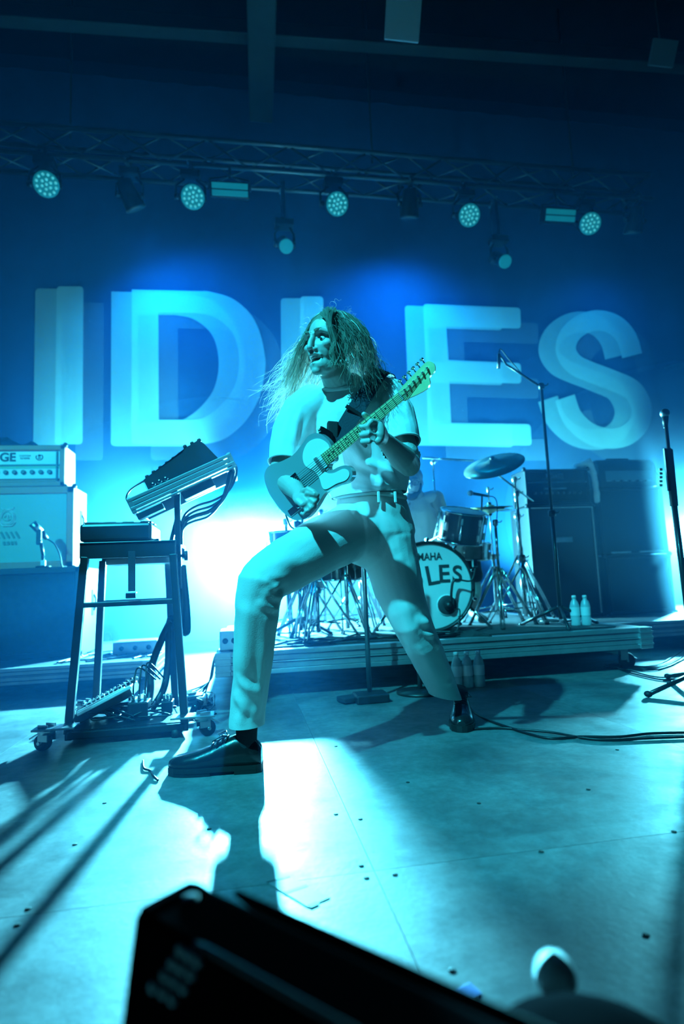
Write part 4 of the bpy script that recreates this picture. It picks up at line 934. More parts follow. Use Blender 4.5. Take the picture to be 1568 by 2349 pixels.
for k in range(5): MB().lathe([(0.012, 0), (0.012, 0.014), (0.009, 0.018)], (3.37+k*0.08, 4.852, 1.425), (0, -1, 0), 10).build('control_knob', M_black, t)
MB().tube([(3.40, 5.0, 1.636), (3.42, 5.0, 1.662), (3.64, 5.0, 1.662), (3.66, 5.0, 1.636)], 0.008, 6).build('carry_handle', M_black, t)
tw = MB().limb([(V(3.05, 4.92, 1.562), 0.02, 0.05), (V(3.14, 4.87, 1.60), 0.024, 0.06), (V(3.185, 4.86, 1.50), 0.018, 0.05), (V(3.175, 4.835, 1.34), 0.014, 0.04), (V(3.172, 4.83, 1.24), 0.018, 0.035)], 12)
tag(link('hanging_towel', organic(tw, 0.008, 2, (), (), 'hanging_towel', 0.012), M_shirt), 'pale towel hanging between the two dark amplifier stacks', 'towel')

# ------------------------------------------------------------------ drum kit
M_shell = mat('dark_drum_shell', (0.035, 0.035, 0.04), 0.22, coat=0.5)
M_head = mat('drum_head', (0.66, 0.66, 0.64), 0.45)
M_brass = mat('cymbal_bronze', (0.55, 0.50, 0.30), 0.28, 0.9, var=0.12, vscale=20)
def drum(name, label, c, axis, r, depth, lugs=8, m_shell=None, legs=None):
    ax = Vector(axis).normalized(); c = Vector(c); t = thing(name, label, 'drum', c-V(0, 0, r), world=True)
    u = ax.orthogonal().normalized(); w = ax.cross(u)
    MB().lathe([(r, -depth/2), (r, depth/2)], c, ax, 40, False).build('shell', m_shell or M_shell, t)
    for s_ in (-1, 1):
        MB().lathe([(r*1.0, s_*(depth/2)), (r*0.9, s_*(depth/2+0.004)), (0.01, s_*(depth/2+0.004))], c, ax, 40, True).build('drum_head', M_head, t)
        MB().tube([c+ax*s_*depth/2+(u*math.cos(a_)+w*math.sin(a_))*(r+0.004) for a_ in [2*math.pi*k/40 for k in range(40)]], 0.008, 6, closed=True).build('hoop', M_chrome, t)
    for k in range(lugs):
        a_ = 2*math.pi*(k+0.5)/lugs; d = u*math.cos(a_)+w*math.sin(a_)
        lg = MB()
        for s_ in (-1, 1): lg.box(c+d*(r+0.008)+ax*s_*depth*0.26, (0.018, 0.016, 0.05), frame_from(ax, d), 0.004)
        lg.cyl(c+d*(r+0.012)-ax*depth/2, c+d*(r+0.012)+ax*depth/2, 0.003, n=5); lg.build('lug', M_chrome, t)
    if legs:
        for a_ in legs:
            d = V(math.cos(a_), math.sin(a_), 0); p_ = c+d*(r+0.018)
            MB().tube([p_+V(0, 0, depth*0.35), V(p_.x, p_.y, 0.33), V(p_.x+d.x*0.03, p_.y+d.y*0.03, 0.270)], 0.006, 6).build('leg', M_chrome, t)
    return t
# bass drum
bc = P(985, 1348, 3.74); BR_ = 0.292; bax = V(-0.10, -1, 0.02).normalized(); bc.z = 0.27+BR_
bk = thing('bass_drum', 'bass drum with pale lettered front head facing the audience', 'drum', (bc.x, bc.y+0.2, 0.268), world=True)
RB = basis(bax.cross(V(0, 0, 1)).normalized()*-1, V(0, 0, 1), bax); xb_ = V(0, 0, 1).cross(bax).normalized()*1.0
xb_ = V(1, -0.10, 0).normalized(); zb_ = bax; yb_ = zb_.cross(xb_); RB = basis(xb_, yb_, zb_)
MB().lathe([(BR_-0.012, -0.42), (BR_-0.012, 0.0)], bc, bax, 48, False).build('shell', M_shell, bk)
MB().lathe([(BR_-0.006, -0.002), (BR_-0.02, 0.0), (0.02, 0.002)], bc, bax, 48).build('front_head', M_head, bk)
for h_ in (0.0, -0.42): MB().lathe([(BR_-0.014, h_-0.022), (BR_+0.004, h_-0.022), (BR_+0.006, h_+0.018), (BR_-0.008, h_+0.018), (BR_-0.014, h_+0.004)], bc, bax, 48, False).build('hoop', M_black, bk)
for k in range(10):
    a_ = 2*math.pi*(k+0.5)/10; d = xb_*math.cos(a_)+yb_*math.sin(a_)
    lg = MB(); lg.box(bc+d*(BR_+0.012)+bax*0.0, (0.03, 0.02, 0.05), frame_from(bax, d), 0.004); lg.cyl(bc+d*(BR_+0.012), bc+d*(BR_+0.006)-bax*0.14, 0.004, n=6); lg.box(bc+d*(BR_+0.0)-bax*0.16, (0.02, 0.02, 0.06), frame_from(bax, d), 0.004); lg.build('claw', M_chrome, bk)
for s_ in (-1, 1): MB().tube([bc+xb_*s_*BR_*0.86-yb_*0.12-bax*0.06, bc+xb_*s_*(BR_+0.10)+bax*0.02+V(0, 0, -bc.z+0.275)], 0.010, 8).build('spur', M_chrome, bk)
def bpt(px, py, off=0.004):
    # a picture point on the drum's front head
    r_ = ((px-IW/2)/FPX)*CR - ((py-IH/2)/FPX)*CU + _fw; return CAM + r_*((bc+bax*off-CAM).dot(bax)/r_.dot(bax))
text('YAMAHA', bpt(972, 1278), 0.068, RB, M_ink, bk, 'maker_lettering', 0.0004, 0.85, 0.0015)
for ch, px, py, rot, sz in (('I', 920, 1328, 0.22, 0.12), ('D', 950, 1336, 0.14, 0.12), ('L', 990, 1322, 0.14, 0.130), ('E', 1018, 1318, 0.0, 0.118), ('S', 1048, 1318, -0.10, 0.108)):
    text(ch, bpt(px, py), sz*1.38, RB @ Matrix.Rotation(rot, 3, 'Z'), M_ink, bk, 'head_letter_'+ch.lower(), 0.0004, 1.0, 0.003)
pc = bpt(1025, 1388, 0.004)
MB().lathe([(0.070, 0.0), (0.070, 0.002), (0.056, 0.003)], pc, bax, 28, False).build('port_ring', M_white, bk)
MB().lathe([(0.064, 0.002), (0.060, 0.006), (0.030, 0.0065)], pc, bax, 28).build('port_hole', M_ink, bk)
# kick drum microphone on its own short boom
km = thing('kick_drum_microphone', 'microphone on a bent boom at the bass drum port', 'microphone', pc+V(0, -0.1, -0.2), world=True)
MB().lathe([(0.006, -0.03), (0.026, -0.02), (0.030, 0.01), (0.024, 0.04), (0.008, 0.05)], pc+V(0, -0.03, 0), -bax, 18).build('capsule', M_black, km)
MB().tube(spline([pc+V(0.01, -0.06, 0.02), bpt(1035, 1355, 0.07), bpt(1043, 1330, 0.07), bpt(1080, 1332, 0.08), bpt(1090, 1300, 0.08)], 6), [0.009]*13+[0.006]*12, 8).build('boom_arm', M_black, km)
MB().tube(spline([pc+V(0.03, -0.05, -0.03), bpt(1054, 1400, 0.05), bpt(1050, 1440, 0.06), bpt(1032, 1460, 0.08)], 6), 0.004, 6).build('microphone_cable', M_cable, km)
MB().box(bpt(1088, 1292, 0.08), (0.03, 0.03, 0.05), None, 0.005).build('clamp', M_chrome, km)
drum('rack_tom', 'dark rack tom mounted above the bass drum', P(1058, 1206, 3.98), (0.10, -0.30, 0.95), 0.158, 0.21)
drum('snare_drum', 'shallow chrome-shelled snare drum below the rack tom', P(1066, 1262, 4.25), (0.05, -0.12, 0.99), 0.175, 0.12, m_shell=M_steel)
drum('floor_tom', 'floor tom on three legs seen between the guitarist legs', P(775, 1270, 4.15), (0.0, -0.04, 1), 0.20, 0.36, legs=(0.4, 2.5, 4.6))
drum('floor_tom', 'second deeper floor tom added behind the guitarist front thigh to shade the floor', P(684, 1285, 4.40), (0.0, -0.04, 1), 0.215, 0.42, legs=(0.9, 3.0, 5.1))  # added to block the back lamp and darken the floor at front right
def tripod(t, base, r, h, m, n=3, a0=0.3, tube=0.009, double=True, z0=0.262):
    for k in range(n):
        a_ = a0+2*math.pi*k/n; d = V(math.cos(a_), math.sin(a_), 0)
        lg = MB(); foot = V(base.x, base.y, z0+0.012)+d*r; top = V(base.x, base.y, z0+h)
        sd = V(-d.y, d.x, 0)*0.010 if double else V(0, 0, 0)
        for s_ in ((-1, 1) if double else (0,)): lg.cyl(top+d*0.015+sd*s_, foot+sd*s_, tube*0.62 if double else tube, n=6)
        lo = V(base.x, base.y, z0+h*0.28)
        for s_ in ((-1, 1) if double else (0,)): lg.cyl(lo+d*0.015+sd*s_, lo.lerp(foot, 0.55)+V(0, 0, h*0.10)+sd*s_, tube*0.5, n=6)
        lo_ = lg.build('leg', m, t); MB().ball(foot, (0.016, 0.016, 0.012), 8, 6).build('rubber_foot', M_rubber, lo_)
def stand(name, label, base, poles, legs=(0.24, 0.34), m=None, a0=0.3, boom=None, cat='stand', group=None, double=True, z0=0.262):
    """poles: list of (height, radius) from the floor up; boom: (from, to)"""
    m = m or M_chrome; t = thing(name, label, cat, (base.x, base.y, z0), group, world=True); z = z0+0.05
    for i, (h, r) in enumerate(poles):
        p0 = V(base.x, base.y, z); p1 = V(base.x, base.y, z0+h) if i < len(poles)-1 or len(poles[i]) < 2 else V(base.x, base.y, z0+h)
        MB().cyl(p0, p1, r, n=10).build('pole', m, t)
        MB().lathe([(r*1.1, -0.025), (r*1.9, -0.02), (r*1.9, 0.015), (r*1.1, 0.02)], p1, (0, 0, 1), 10).build('collar', M_steel if m == M_chrome else m, t)
        MB().tube([p1+V(r*1.5, -0.004, 0), p1+V(r*1.5+0.022, -0.012, 0), p1+V(r*1.5+0.03, -0.012, 0.012)], 0.0045, 5).build('wing_nut', m, t)
        z = z0+h
    if legs: tripod(t, base, legs[0], legs[1], m, 3, a0, 0.011, double, z0)
    if boom:
        a_, b2, r = boom; MB().cyl(a_, b2, r, n=8).build('boom_arm', m, t); c_ = V(base.x, base.y, z)
        MB().ball(c_, 0.022, 10, 8).build('tilter', M_steel if m == M_chrome else m, t)
    return t
def cymbal(name, label, c, axis, r, bow=0.022, tilt=None, m=None):
    t = thing(name, label, 'cymbal', Vector(c), world=True)
    MB().lathe([(0.008, 0.028), (0.035, 0.022), (0.048, 0.006), (r*0.6, -bow*0.45), (r, -bow), (r, -bow-0.0018), (r*0.6, -bow*0.45-0.002), (0.045, 0.004), (0.008, 0.020)], c, axis, 44, False).build('plate', m or M_brass, t)
    MB().lathe([(0.016, 0.026), (0.018, 0.040), (0.006, 0.046)], c, axis, 10).build('wing_nut', M_black, t)
    return t
b0 = P(1168, 1100, 4.25); b0 = V(b0.x+0.04, b0.y, 0)
bt = P(1118, 1072, 4.2)
stand('cymbal_stand', 'tall cymbal stand right of the rack tom with a long boom arm', b0, [(0.45, 0.016), (0.80, 0.013), (P(1160, 1100, 4.25).z-0.262, 0.010)], (0.30, 0.50), boom=(bt, P(1222, 1150, 4.27), 0.008))
cymbal('crash_cymbal', 'large tilted crash cymbal beside the flat amplifier head', P(1130, 1060, 4.2), (-0.36, -0.40, 0.84), 0.235, 0.030)
b0 = P(1112, 1180, 4.35); b0.z = 0
hz_ = P(1122, 1166, 4.35)
stand('hi_hat_stand', 'hi-hat stand with pull rod beside the rack tom', V(hz_.x, hz_.y, 0), [(0.5, 0.014), (hz_.z-0.262+0.15, 0.006)], (0.26, 0.42), a0=0.9)
cymbal('hi_hat_cymbal', 'upper hi-hat cymbal', hz_+V(0, 0, 0.004), (0.02, -0.06, 1), 0.18, 0.020); bpy.data.objects['hi_hat_cymbal']['label'] = 'upper plate of the hi-hat pair beside the rack tom'
cymbal('hi_hat_cymbal', 'lower upturned plate of the hi-hat pair beside the rack tom', hz_+V(0, 0, -0.016), (0.02, 0.06, -1), 0.18, 0.020)
for (px, Y, hh, a_), lb in [((700, 3.95, 0.95, 0.2), 'double-braced cymbal stand behind the guitarist knee'), ((796, 3.85, 1.05, 0.9), 'double-braced cymbal stand centred between the guitarist legs'), ((745, 4.5, 0.9, 0.0), 'low chrome stand behind the floor tom'), ((662, 4.2, 0.8, 0.5), 'chrome stand close behind the guitarist shin'), ((728, 3.7, 0.62, 0.1), 'short chrome stand nearest the riser edge between the legs'), ((830, 4.3, 0.9, 0.7), 'chrome stand behind the straight pole stand'), ((862, 4.75, 0.9, 0.5), 'chrome stand half hidden by the guitarist thigh'), ((1150, 3.85, 0.72, 0.1), 'short chrome stand in front of the cymbal stand'), ((1205, 4.05, 0.95, 0.6), 'slim chrome stand beside the tall dark cabinet')]:
    q = P(px, 1400, Y); stand('hardware_stand', lb, V(q.x, q.y, 0), [(hh*0.5, 0.014), (hh, 0.010)], (0.26, 0.40), a0=a_, group='chrome hardware stands of the drum kit')
hb0 = P(1010, 1057, 4.45)
stand('boom_stand', 'thin boom stand with a level arm above the drummer shoulder', V(P(992, 1057, 4.95).x, 4.95, 0), [(0.6, 0.013), (P(992, 1060, 4.95).z-0.262, 0.008)], (0.25, 0.40), boom=(P(968, 1050, 4.95), P(1085, 1057, 4.90), 0.010))
sm = thing('snare_microphone', 'pale-tipped microphone pointing over the rack tom', 'microphone', P(1090, 1135, 4.1), world=True)
a_, b2 = P(1078, 1131, 4.1), P(1118, 1138, 4.12)
MB().ball(a_, 0.022, 12, 8).build('grille', M_alu, sm); MB().cyl(a_, b2, 0.013, 0.010, n=10).build('handle', M_black, sm)
MB().tube(spline([b2, P(1134, 1142, 4.12), P(1140, 1165, 4.14), P(1136, 1230, 4.15)], 5), 0.004, 5).build('microphone_cable', M_cable, sm); MB().cyl(P(1105, 1137, 4.11), P(1104, 1175, 4.10), 0.007, n=6).build('clip', M_grey, sm)
th = thing('drum_throne', 'round drum seat under the drummer', 'stool', P(950, 1300, 4.55), world=True); q = P(955, 1290, 4.6); q.z = 0.70
MB().lathe([(0.16, -0.08), (0.175, -0.05), (0.17, -0.01), (0.10, 0.0)], q, (0, 0, 1), 24).build('seat', M_tolex, th)
MB().cyl(V(q.x, q.y, 0.35), V(q.x, q.y, 0.63), 0.018, n=10).build('pole', M_chrome, th); tripod(th, q, 0.25, 0.28, M_chrome)
# bass drum pedal and small boxes on the rug
mbp = thing('bass_drum_pedal', 'chrome bass drum pedal behind the drum', 'pedal', (bc.x, bc.y+0.55, 0.27), world=True)
MB().box((bc.x+0.04, bc.y+0.60, 0.285), (0.09, 0.26, 0.02), Matrix.Rotation(0.2, 3, 'X'), 0.004).build('footboard', M_chrome, mbp)
MB().cyl((bc.x+0.04, bc.y+0.47, 0.27), (bc.x+0.04, bc.y+0.47, 0.50), 0.008, n=8).build('post', M_chrome, mbp)
# ------------------------------------------------------------------ drummer
d = MB()
dh = P(944, 1108, 4.38); df = V(-0.35, -0.9, -0.22).normalized(); du = V(-0.05, -0.2, 0.97); du = (du-df*du.dot(df)).normalized(); dl = du.cross(df); DR = basis(dl, df, du)
def dp(x, y, z): return dh + DR @ V(x, y, z)
d.ball(dp(0, -0.018, 0.035), (0.078, 0.096, 0.086), 18, 12, DR); d.ball(dp(0, 0.028, -0.018), (0.063, 0.062, 0.075), 16, 10, DR); d.ball(dp(0, 0.048, -0.082), (0.043, 0.043, 0.036), 14, 8, DR)
d.limb([(dp(0, 0.088, 0.024), 0.010, 0.010, dl), (dp(0, 0.102, -0.004), 0.011, 0.012, dl), (dp(0, 0.112, -0.026), 0.0135, 0.011, dl)], 10)
for s_ in (-1, 1): d.ball(dp(s_*0.079, -0.012, -0.004), (0.010, 0.020, 0.032), 8, 6, DR); d.limb([(dp(s_*0.012, 0.086, 0.034), 0.010, 0.010), (dp(s_*0.05, 0.068, 0.030), 0.010, 0.010)], 8)
ns = P(958, 1142, 4.45); sdl, sdr = P(918, 1152, 4.45), P(1002, 1140, 4.45); hp_ = P(955, 1262, 4.58)
d.limb([(dp(0, -0.01, -0.05), 0.056, 0.058), (ns, 0.062, 0.062), (ns+V(0, 0.01, -0.05), 0.10, 0.07, IMX)], 14)
d.limb([(sdl, 0.055, 0.055), (ns+V(0, 0.01, -0.045), 0.07, 0.065), (sdr, 0.055, 0.055)], 12)
d.limb([(ns+V(0, 0.02, -0.07), 0.16, 0.09, IMX), (P(957, 1200, 4.50), 0.15, 0.10, IMX), (hp_, 0.14, 0.11, IMX)], 16)
de = P(1018, 1192, 4.36); dw = P(1002, 1236, 4.12); de2 = P(893, 1195, 4.36); dw2 = P(925, 1225, 4.12)
for s0, e0, w0 in ((sdr, de, dw), (sdl, de2, dw2)):
    d.limb([(s0, 0.054, 0.054), (s0.lerp(e0, 0.5), 0.050, 0.048), (e0, 0.042, 0.042), (e0.lerp(w0, 0.35), 0.042, 0.040), (w0, 0.028, 0.025), (w0+(w0-e0).normalized()*0.05, 0.034, 0.02)], 12)
    fw_ = (w0-e0).normalized(); p_ = w0+fw_*0.065; sx = V(1, 0, 0)
    for k in range(4): d.limb([(p_+sx*(k-1.5)*0.018, 0.010, 0.010), (p_+sx*(k-1.5)*0.018+fw_*0.03+V(0, 0, -0.012), 0.009, 0.009), (p_+sx*(k-1.5)*0.016+fw_*0.02+V(0, 0, -0.035), 0.008, 0.008)], 8)
    d.limb([(w0+fw_*0.03-sx*0.02, 0.011, 0.011), (w0+fw_*0.06-sx*0.035+V(0, 0, -0.015), 0.010, 0.010), (w0+fw_*0.075-sx*0.02+V(0, 0, -0.03), 0.009, 0.009)], 8)
kd1, kd2 = V(hp_.x+0.30, hp_.y-0.38, 0.74), V(hp_.x-0.30, hp_.y-0.38, 0.74)
for k_ in (kd1, kd2):
    d.limb([(hp_+V((k_.x-hp_.x)*0.3, 0, -0.02), 0.10, 0.10), (k_, 0.065, 0.065), (V(k_.x, k_.y-0.02, 0.50), 0.058, 0.058), (V(k_.x-0.02*(k_.x > hp_.x), k_.y-0.03, 0.345), 0.035, 0.038), (V(k_.x, k_.y-0.16, 0.305), 0.04, 0.028)], 12)
dm = link('person', organic(d, 0.006, 3, (), ((dp(0.031, 0.09, 0.010), (0.02, 0.02, 0.014), -df*0.012), (dp(-0.031, 0.09, 0.010), (0.02, 0.02, 0.014), -df*0.012)), 'person'), M_skin)
tag(dm, 'bearded drummer in glasses and sleeveless pale top sitting behind the drum kit', 'person')
s = MB(); s.limb([(ns+V(0, 0.015, -0.03), 0.115, 0.085, IMX), (ns+V(0, 0.02, -0.10), 0.165, 0.105, IMX), (P(957, 1205, 4.50), 0.163, 0.115, IMX), (hp_, 0.155, 0.125, IMX)], 20)
s.limb([(sdl.lerp(ns, 0.25), 0.058, 0.060), (ns+V(0, 0.01, -0.045), 0.076, 0.072), (sdr.lerp(ns, 0.25), 0.058, 0.060)], 14)
link('sleeveless_top', organic(s, 0.008, 2, [S(940, 1160, 950, 1230, 4.38, 0.02, 0.01), S(970, 1160, 985, 1230, 4.38, 0.02, 0.01), S(925, 1180, 930, 1240, 4.38, 0.02, 0.01)], (), 'sleeveless_top', 0.006), M_shirt, dm)
s = MB(); s.limb([(hp_+V(0, 0, 0.02), 0.158, 0.13, IMX), (hp_+V(0, 0, -0.08), 0.17, 0.14, IMX)], 18)
for k_ in (kd1, kd2): s.limb([(hp_+V((k_.x-hp_.x)*0.3, 0, -0.02), 0.112, 0.112), (k_, 0.08, 0.08), (V(k_.x, k_.y-0.02, 0.62), 0.08, 0.08)], 14)
link('shorts', organic(s, 0.01, 2, (), (), 'shorts', 0.006), mat('dark_shorts', (0.04, 0.045, 0.06), 0.85), dm)
hb3 = MB().ball(dp(0, -0.030, 0.046), (0.086, 0.096, 0.088), 18, 12, DR); hb3.build('hair', M_hair, dm)
brd = MB(); brd.ball(dp(0, 0.050, -0.092), (0.052, 0.046, 0.042), 14, 10, DR)
for s_ in (-1, 1): brd.limb([(dp(s_*0.066, 0.0, -0.01), 0.012, 0.018), (dp(s_*0.054, 0.025, -0.07), 0.018, 0.024), (dp(s_*0.025, 0.06, -0.10), 0.02, 0.02)], 10)
link('beard', organic(brd, 0.005, 2, (), (), 'beard', 0.008), mat('dark_beard', (0.05, 0.04, 0.03), 0.9), dm)
gl = MB()
for s_ in (-1, 1):
    gl.tube([dp(s_*0.034+math.cos(a_)*0.024, 0.100, 0.008+math.sin(a_)*0.020) for a_ in [2*math.pi*k/20 for k in range(20)]], 0.0028, 5, closed=True); gl.tube([dp(s_*0.058, 0.098, 0.012), dp(s_*0.080, 0.05, 0.012), dp(s_*0.082, -0.01, 0.006)], 0.0025, 5)
gl.cyl(dp(-0.010, 0.102, 0.012), dp(0.010, 0.102, 0.012), 0.0025, n=5); gl.build('glasses', M_black, dm)
for w0, e0, lb in ((dw, de, 'pale drumstick in the drummer hand beside the rack tom'), (dw2, de2, 'pale drumstick in the drummer hand behind the guitarist')):
    fw_ = (w0-e0).normalized(); p_ = w0+fw_*0.075+V(0, 0, -0.012)
    tag(MB().tube([p_-V(0.10, 0.02, -0.02)*0.8, p_+V(-0.02, -0.22, 0.06), p_+V(-0.03, -0.28, 0.075)], [0.007, 0.0055, 0.004], 8).build('drumstick', mat('hickory', (0.62, 0.5, 0.32), 0.5)), lb, 'drumstick')

# ------------------------------------------------------------------ rolling keyboard desk
M_desk = mat('desk_black_metal', (0.014, 0.014, 0.016), 0.35)
dk = thing('keyboard_desk', 'black metal rolling desk with a tilted upper shelf left of the guitarist', 'desk', (-0.5, 2.85, 0), world=True)
yF, yR = 2.66, 3.06
def bar(a_, b2, w, dd, name='leg', m=None, par=None):
    a_, b2 = Vector(a_), Vector(b2); R = frame_from(b2-a_, (1, 0, 0.01)); return MB().box((a_+b2)/2, (w, dd, (b2-a_).length), R, 0.004).build(name, m or M_desk, par or dk)
fl_t, fl_b = V(P(195, 1280, yF).x, yF, 0.77), V(P(156, 1690, yF).x, yF, 0.045)
fr_t, fr_b = V(P(397, 1275, yF).x, yF, 0.77), V(P(424, 1672, yF).x, yF, 0.045)
rl_t, rl_b = V(P(236, 1310, yR).x, yR, 0.77), V(P(230, 1560, yR).x-0.02, yR, 0.045)
rr_t, rr_b = V(P(385, 1310, yR).x, yR, 0.77), V(P(402, 1560, yR).x, yR, 0.045)
for a_, b2 in ((fl_t, fl_b), (fr_t, fr_b), (rl_t, rl_b), (rr_t, rr_b)): bar(b2, a_, 0.032, 0.032)
zb = P(290, 1384, yF).z
def at_z(a_, b2, z): k = (z-a_.z)/(b2.z-a_.z); return a_.lerp(b2, k)
bar(at_z(fl_t, fl_b, zb), at_z(fr_t, fr_b, zb), 0.022, 0.025, 'crossbar'); bar(at_z(rl_t, rl_b, zb), at_z(rr_t, rr_b, zb), 0.022, 0.025, 'crossbar')
for a_, b2 in ((fl_b, fr_b), (rl_b, rr_b), (fl_b, rl_b), (fr_b, rr_b)): bar(a_+V(0, 0, -0.005), b2+V(0, 0, -0.005), 0.030, 0.045, 'base_rail')
MB().box(((fl_b.x+fr_b.x)/2, (yF+yR)/2, 0.052), (fr_b.x-fl_b.x, yR-yF, 0.012)).build('base_tray', M_desk, dk)
x0, x1 = P(184, 1265, yF).x, P(404, 1262, yF).x
MB().box(((x0+x1)/2, yF, 0.795), (x1-x0, 0.03, 0.07), None, 0.004).build('apron', M_desk, dk)
MB().box(((x0+x1)/2, yR, 0.795), (x1-x0, 0.03, 0.06), None, 0.004).build('apron', M_desk, dk)
MB().box(((x0+x1)/2, (yF+yR)/2, 0.822), (x1-x0, yR-yF+0.03, 0.016), None, 0.003).build('desk_top', M_desk, dk)
for (x_, y_, a_) in ((fl_b.x-0.06, yF-0.06, 2.7), (fr_b.x+0.075, yF-0.04, 0.4), (rl_b.x-0.06, yR+0.05, 2.4), (rr_b.x+0.06, yR+0.05, 0.6)):
    castor(dk, x_, y_, 0.085, 0.033, ang=a_, brake=True)
    bx_ = fl_b.x if x_ < -0.5 else fr_b.x
    MB().box(((x_+bx_)/2, y_, 0.088), (abs(x_-bx_)+0.10, 0.09, 0.008), None, 0.002).build('castor_plate', M_steel, dk)
MB().lathe([(0.020, 0.0), (0.020, 0.03), (0.012, 0.032), (0.012, 0.05)], (fr_b.x-0.035, yF-0.01, 0.0), (0, 0, 1), 14).build('levelling_foot', M_rubber, dk)
# strap with buckle hanging under the desk
sx = P(302, 1320, yF-0.03).x
MB().box((sx, yF-0.03, 0.70), (0.030, 0.006, 0.17), None, 0.002).build('strap', M_strap, dk); MB().box((sx-0.002, yF-0.032, 0.598), (0.044, 0.012, 0.026), None, 0.003).build('buckle', M_chrome, dk)
MB().box(((x0+x1)/2+0.02, 2.9, 0.752), (0.30, 0.16, 0.028), None, 0.003).build('cable_tray', M_alu, dk)
# post and tilted shelf
px_ = P(409, 1200, 2.72).x
bar(V(px_, 2.72, P(412, 1350, 2.72).z), V(px_-0.004, 2.72, P(409, 1118, 2.72).z), 0.026, 0.03, 'post'); bar(V(px_-0.035, 2.74, 0.83), V(px_+0.004, 2.74, 0.98), 0.018, 0.02, 'post_brace')
MB().lathe([(0.008, 0), (0.008, 0.012), (0.022, 0.014), (0.022, 0.028), (0.006, 0.03)], (px_+0.012, 2.71, P(420, 1275, 2.72).z), (1, 0, 0), 12).build('clamp_knob', M_black, dk)
TL, TR = P(296, 1160, 2.66), P(534, 1052, 2.66)
tx = (TR-TL).normalized(); tz = V(0, 1, 0).cross(tx)*-1; tz = tx.cross(V(0, 1, 0)); tz = tz if tz.z > 0 else -tz; RT = basis(tx, V(0, 1, 0), tz); TC = (TL+TR)/2; tl = (TR-TL).length
def tp(x, y, z): return TC + tx*x + V(0, y, 0) + tz*z
M_anod = mat('anodised_rail', (0.13, 0.135, 0.14), 0.5, 0.6)
sf_ = MB()
for zz, hh, dy in ((0.020, 0.016, 0), (0.0, 0.020, 0.003), (-0.020, 0.016, 0), (-0.036, 0.010, 0.003)): sf_.box(tp(0, dy, zz), (tl, 0.024, hh), RT, 0.003)
sf_.build('shelf_rail', M_anod, dk)
sf_ = MB(); sf_.box(tp(-0.02, 0.34, -0.01), (tl*0.95, 0.024, 0.055), RT, 0.003); sf_.build('shelf_rail', M_anod, dk)
MB().box(tp(0, 0.17, 0.022), (tl*0.98, 0.33, 0.010), RT, 0.002).build('shelf_panel', M_desk, dk)
for x_ in (-tl/2+0.01, tl/2-0.01): MB().box(tp(x_, 0.17, -0.005), (0.022, 0.36, 0.075), RT, 0.004).build('end_plate', M_anod, dk)
MB().box(tp(-tl*0.36, 0.02, -0.060), (0.12, 0.05, 0.030), RT, 0.003).build('rail_clamp', M_desk, dk); MB().box(tp(tl*0.10, 0.05, -0.055), (0.15, 0.07, 0.040), RT, 0.004).build('power_adapter', M_black, dk)
# instruments on the desk
kb = thing('sampler_box', 'dark low sampler box lying on the rolling desk top', 'synthesizer', (P(264, 1250, 2.68).x, 2.8, 0.831), world=True)
xl, xr = P(181, 1240, 2.655).x, P(347, 1240, 2.655).x
MB().box(((xl+xr)/2, 2.80, 0.872), (xr-xl, 0.28, 0.078), None, 0.012).build('case', M_desk, kb); MB().box(((xl+xr)/2, 2.80, 0.9135), (xr-xl-0.03, 0.25, 0.006), Matrix.Rotation(0.02, 3, 'Y')).build('top_panel', M_grey, kb)
for k in range(8): MB().box((xl+0.04+(k % 4)*0.075, 2.74+(k//4)*0.09, 0.919), (0.05, 0.055, 0.008), None, 0.003).build('pad', M_rubber, kb)
MB().box((xr+0.012, 2.75, 0.838), (0.022, 0.05, 0.014), None, 0.002).build('plug', M_chrome, kb)
sy = thing('synthesizer', 'dark wedge-shaped synthesizer with many knobs on the tilted desk shelf', 'synthesizer', tp(0.02, 0.15, 0.03), world=True)
xs0, xs1 = -tl/2+0.10, tl/2-0.055
prof = [(xs0, 0.030), (xs1, 0.030), (xs1-0.03, 0.125), (xs1-0.045, 0.150), (xs1-0.115, 0.140), (xs1-0.135, 0.125), (xs0, 0.085)]
Mp = Matrix.Translation(TC+V(0, 0.05, 0)) @ basis(tx, tz, V(0, -1, 0)).to_4x4() @ Matrix.Translation((0, 0, -0.22))
MB().prism(prof, Mp, 0.24).build('case', M_desk, sy)
for r_ in range(3):
    for k in range(9):
        x_ = xs0+0.018+k*(xs1-xs0-0.06)/8; u_ = (x_-xs0)/(xs1-0.135-xs0); zt = 0.085+0.04*min(1, u_)+(0.02 if u_ > 1 else 0)
        MB().lathe([(0.009, 0), (0.009, 0.012), (0.007, 0.016)], tp(x_, 0.06+r_*0.07, zt), tz, 8).build('knob', M_rubber, sy)
MB().box(tp(xs0-0.003, 0.13, 0.055), (0.006, 0.20, 0.05), RT, 0.002).build('side_panel', M_white, sy)
for k in range(3): MB().lathe([(0.012, 0), (0.012, 0.01), (0.006, 0.012)], tp(xs0+0.03+k*0.03, 0.027, 0.045), (0, -1, 0), 10).build('jack_socket', M_chrome, sy)
c_syn = 'cables of the tilted synthesizer'
cable('patch_cable', 'thin cable arching from the synthesizer to the low end of the tilted shelf', [tp(xs0, 0.03, 0.08), tp(xs0-0.07, 0.02, 0.065), tp(xs0-0.10, 0.01, 0.03), tp(-tl/2+0.03, 0.0, -0.01)], 0.004, M_cable)
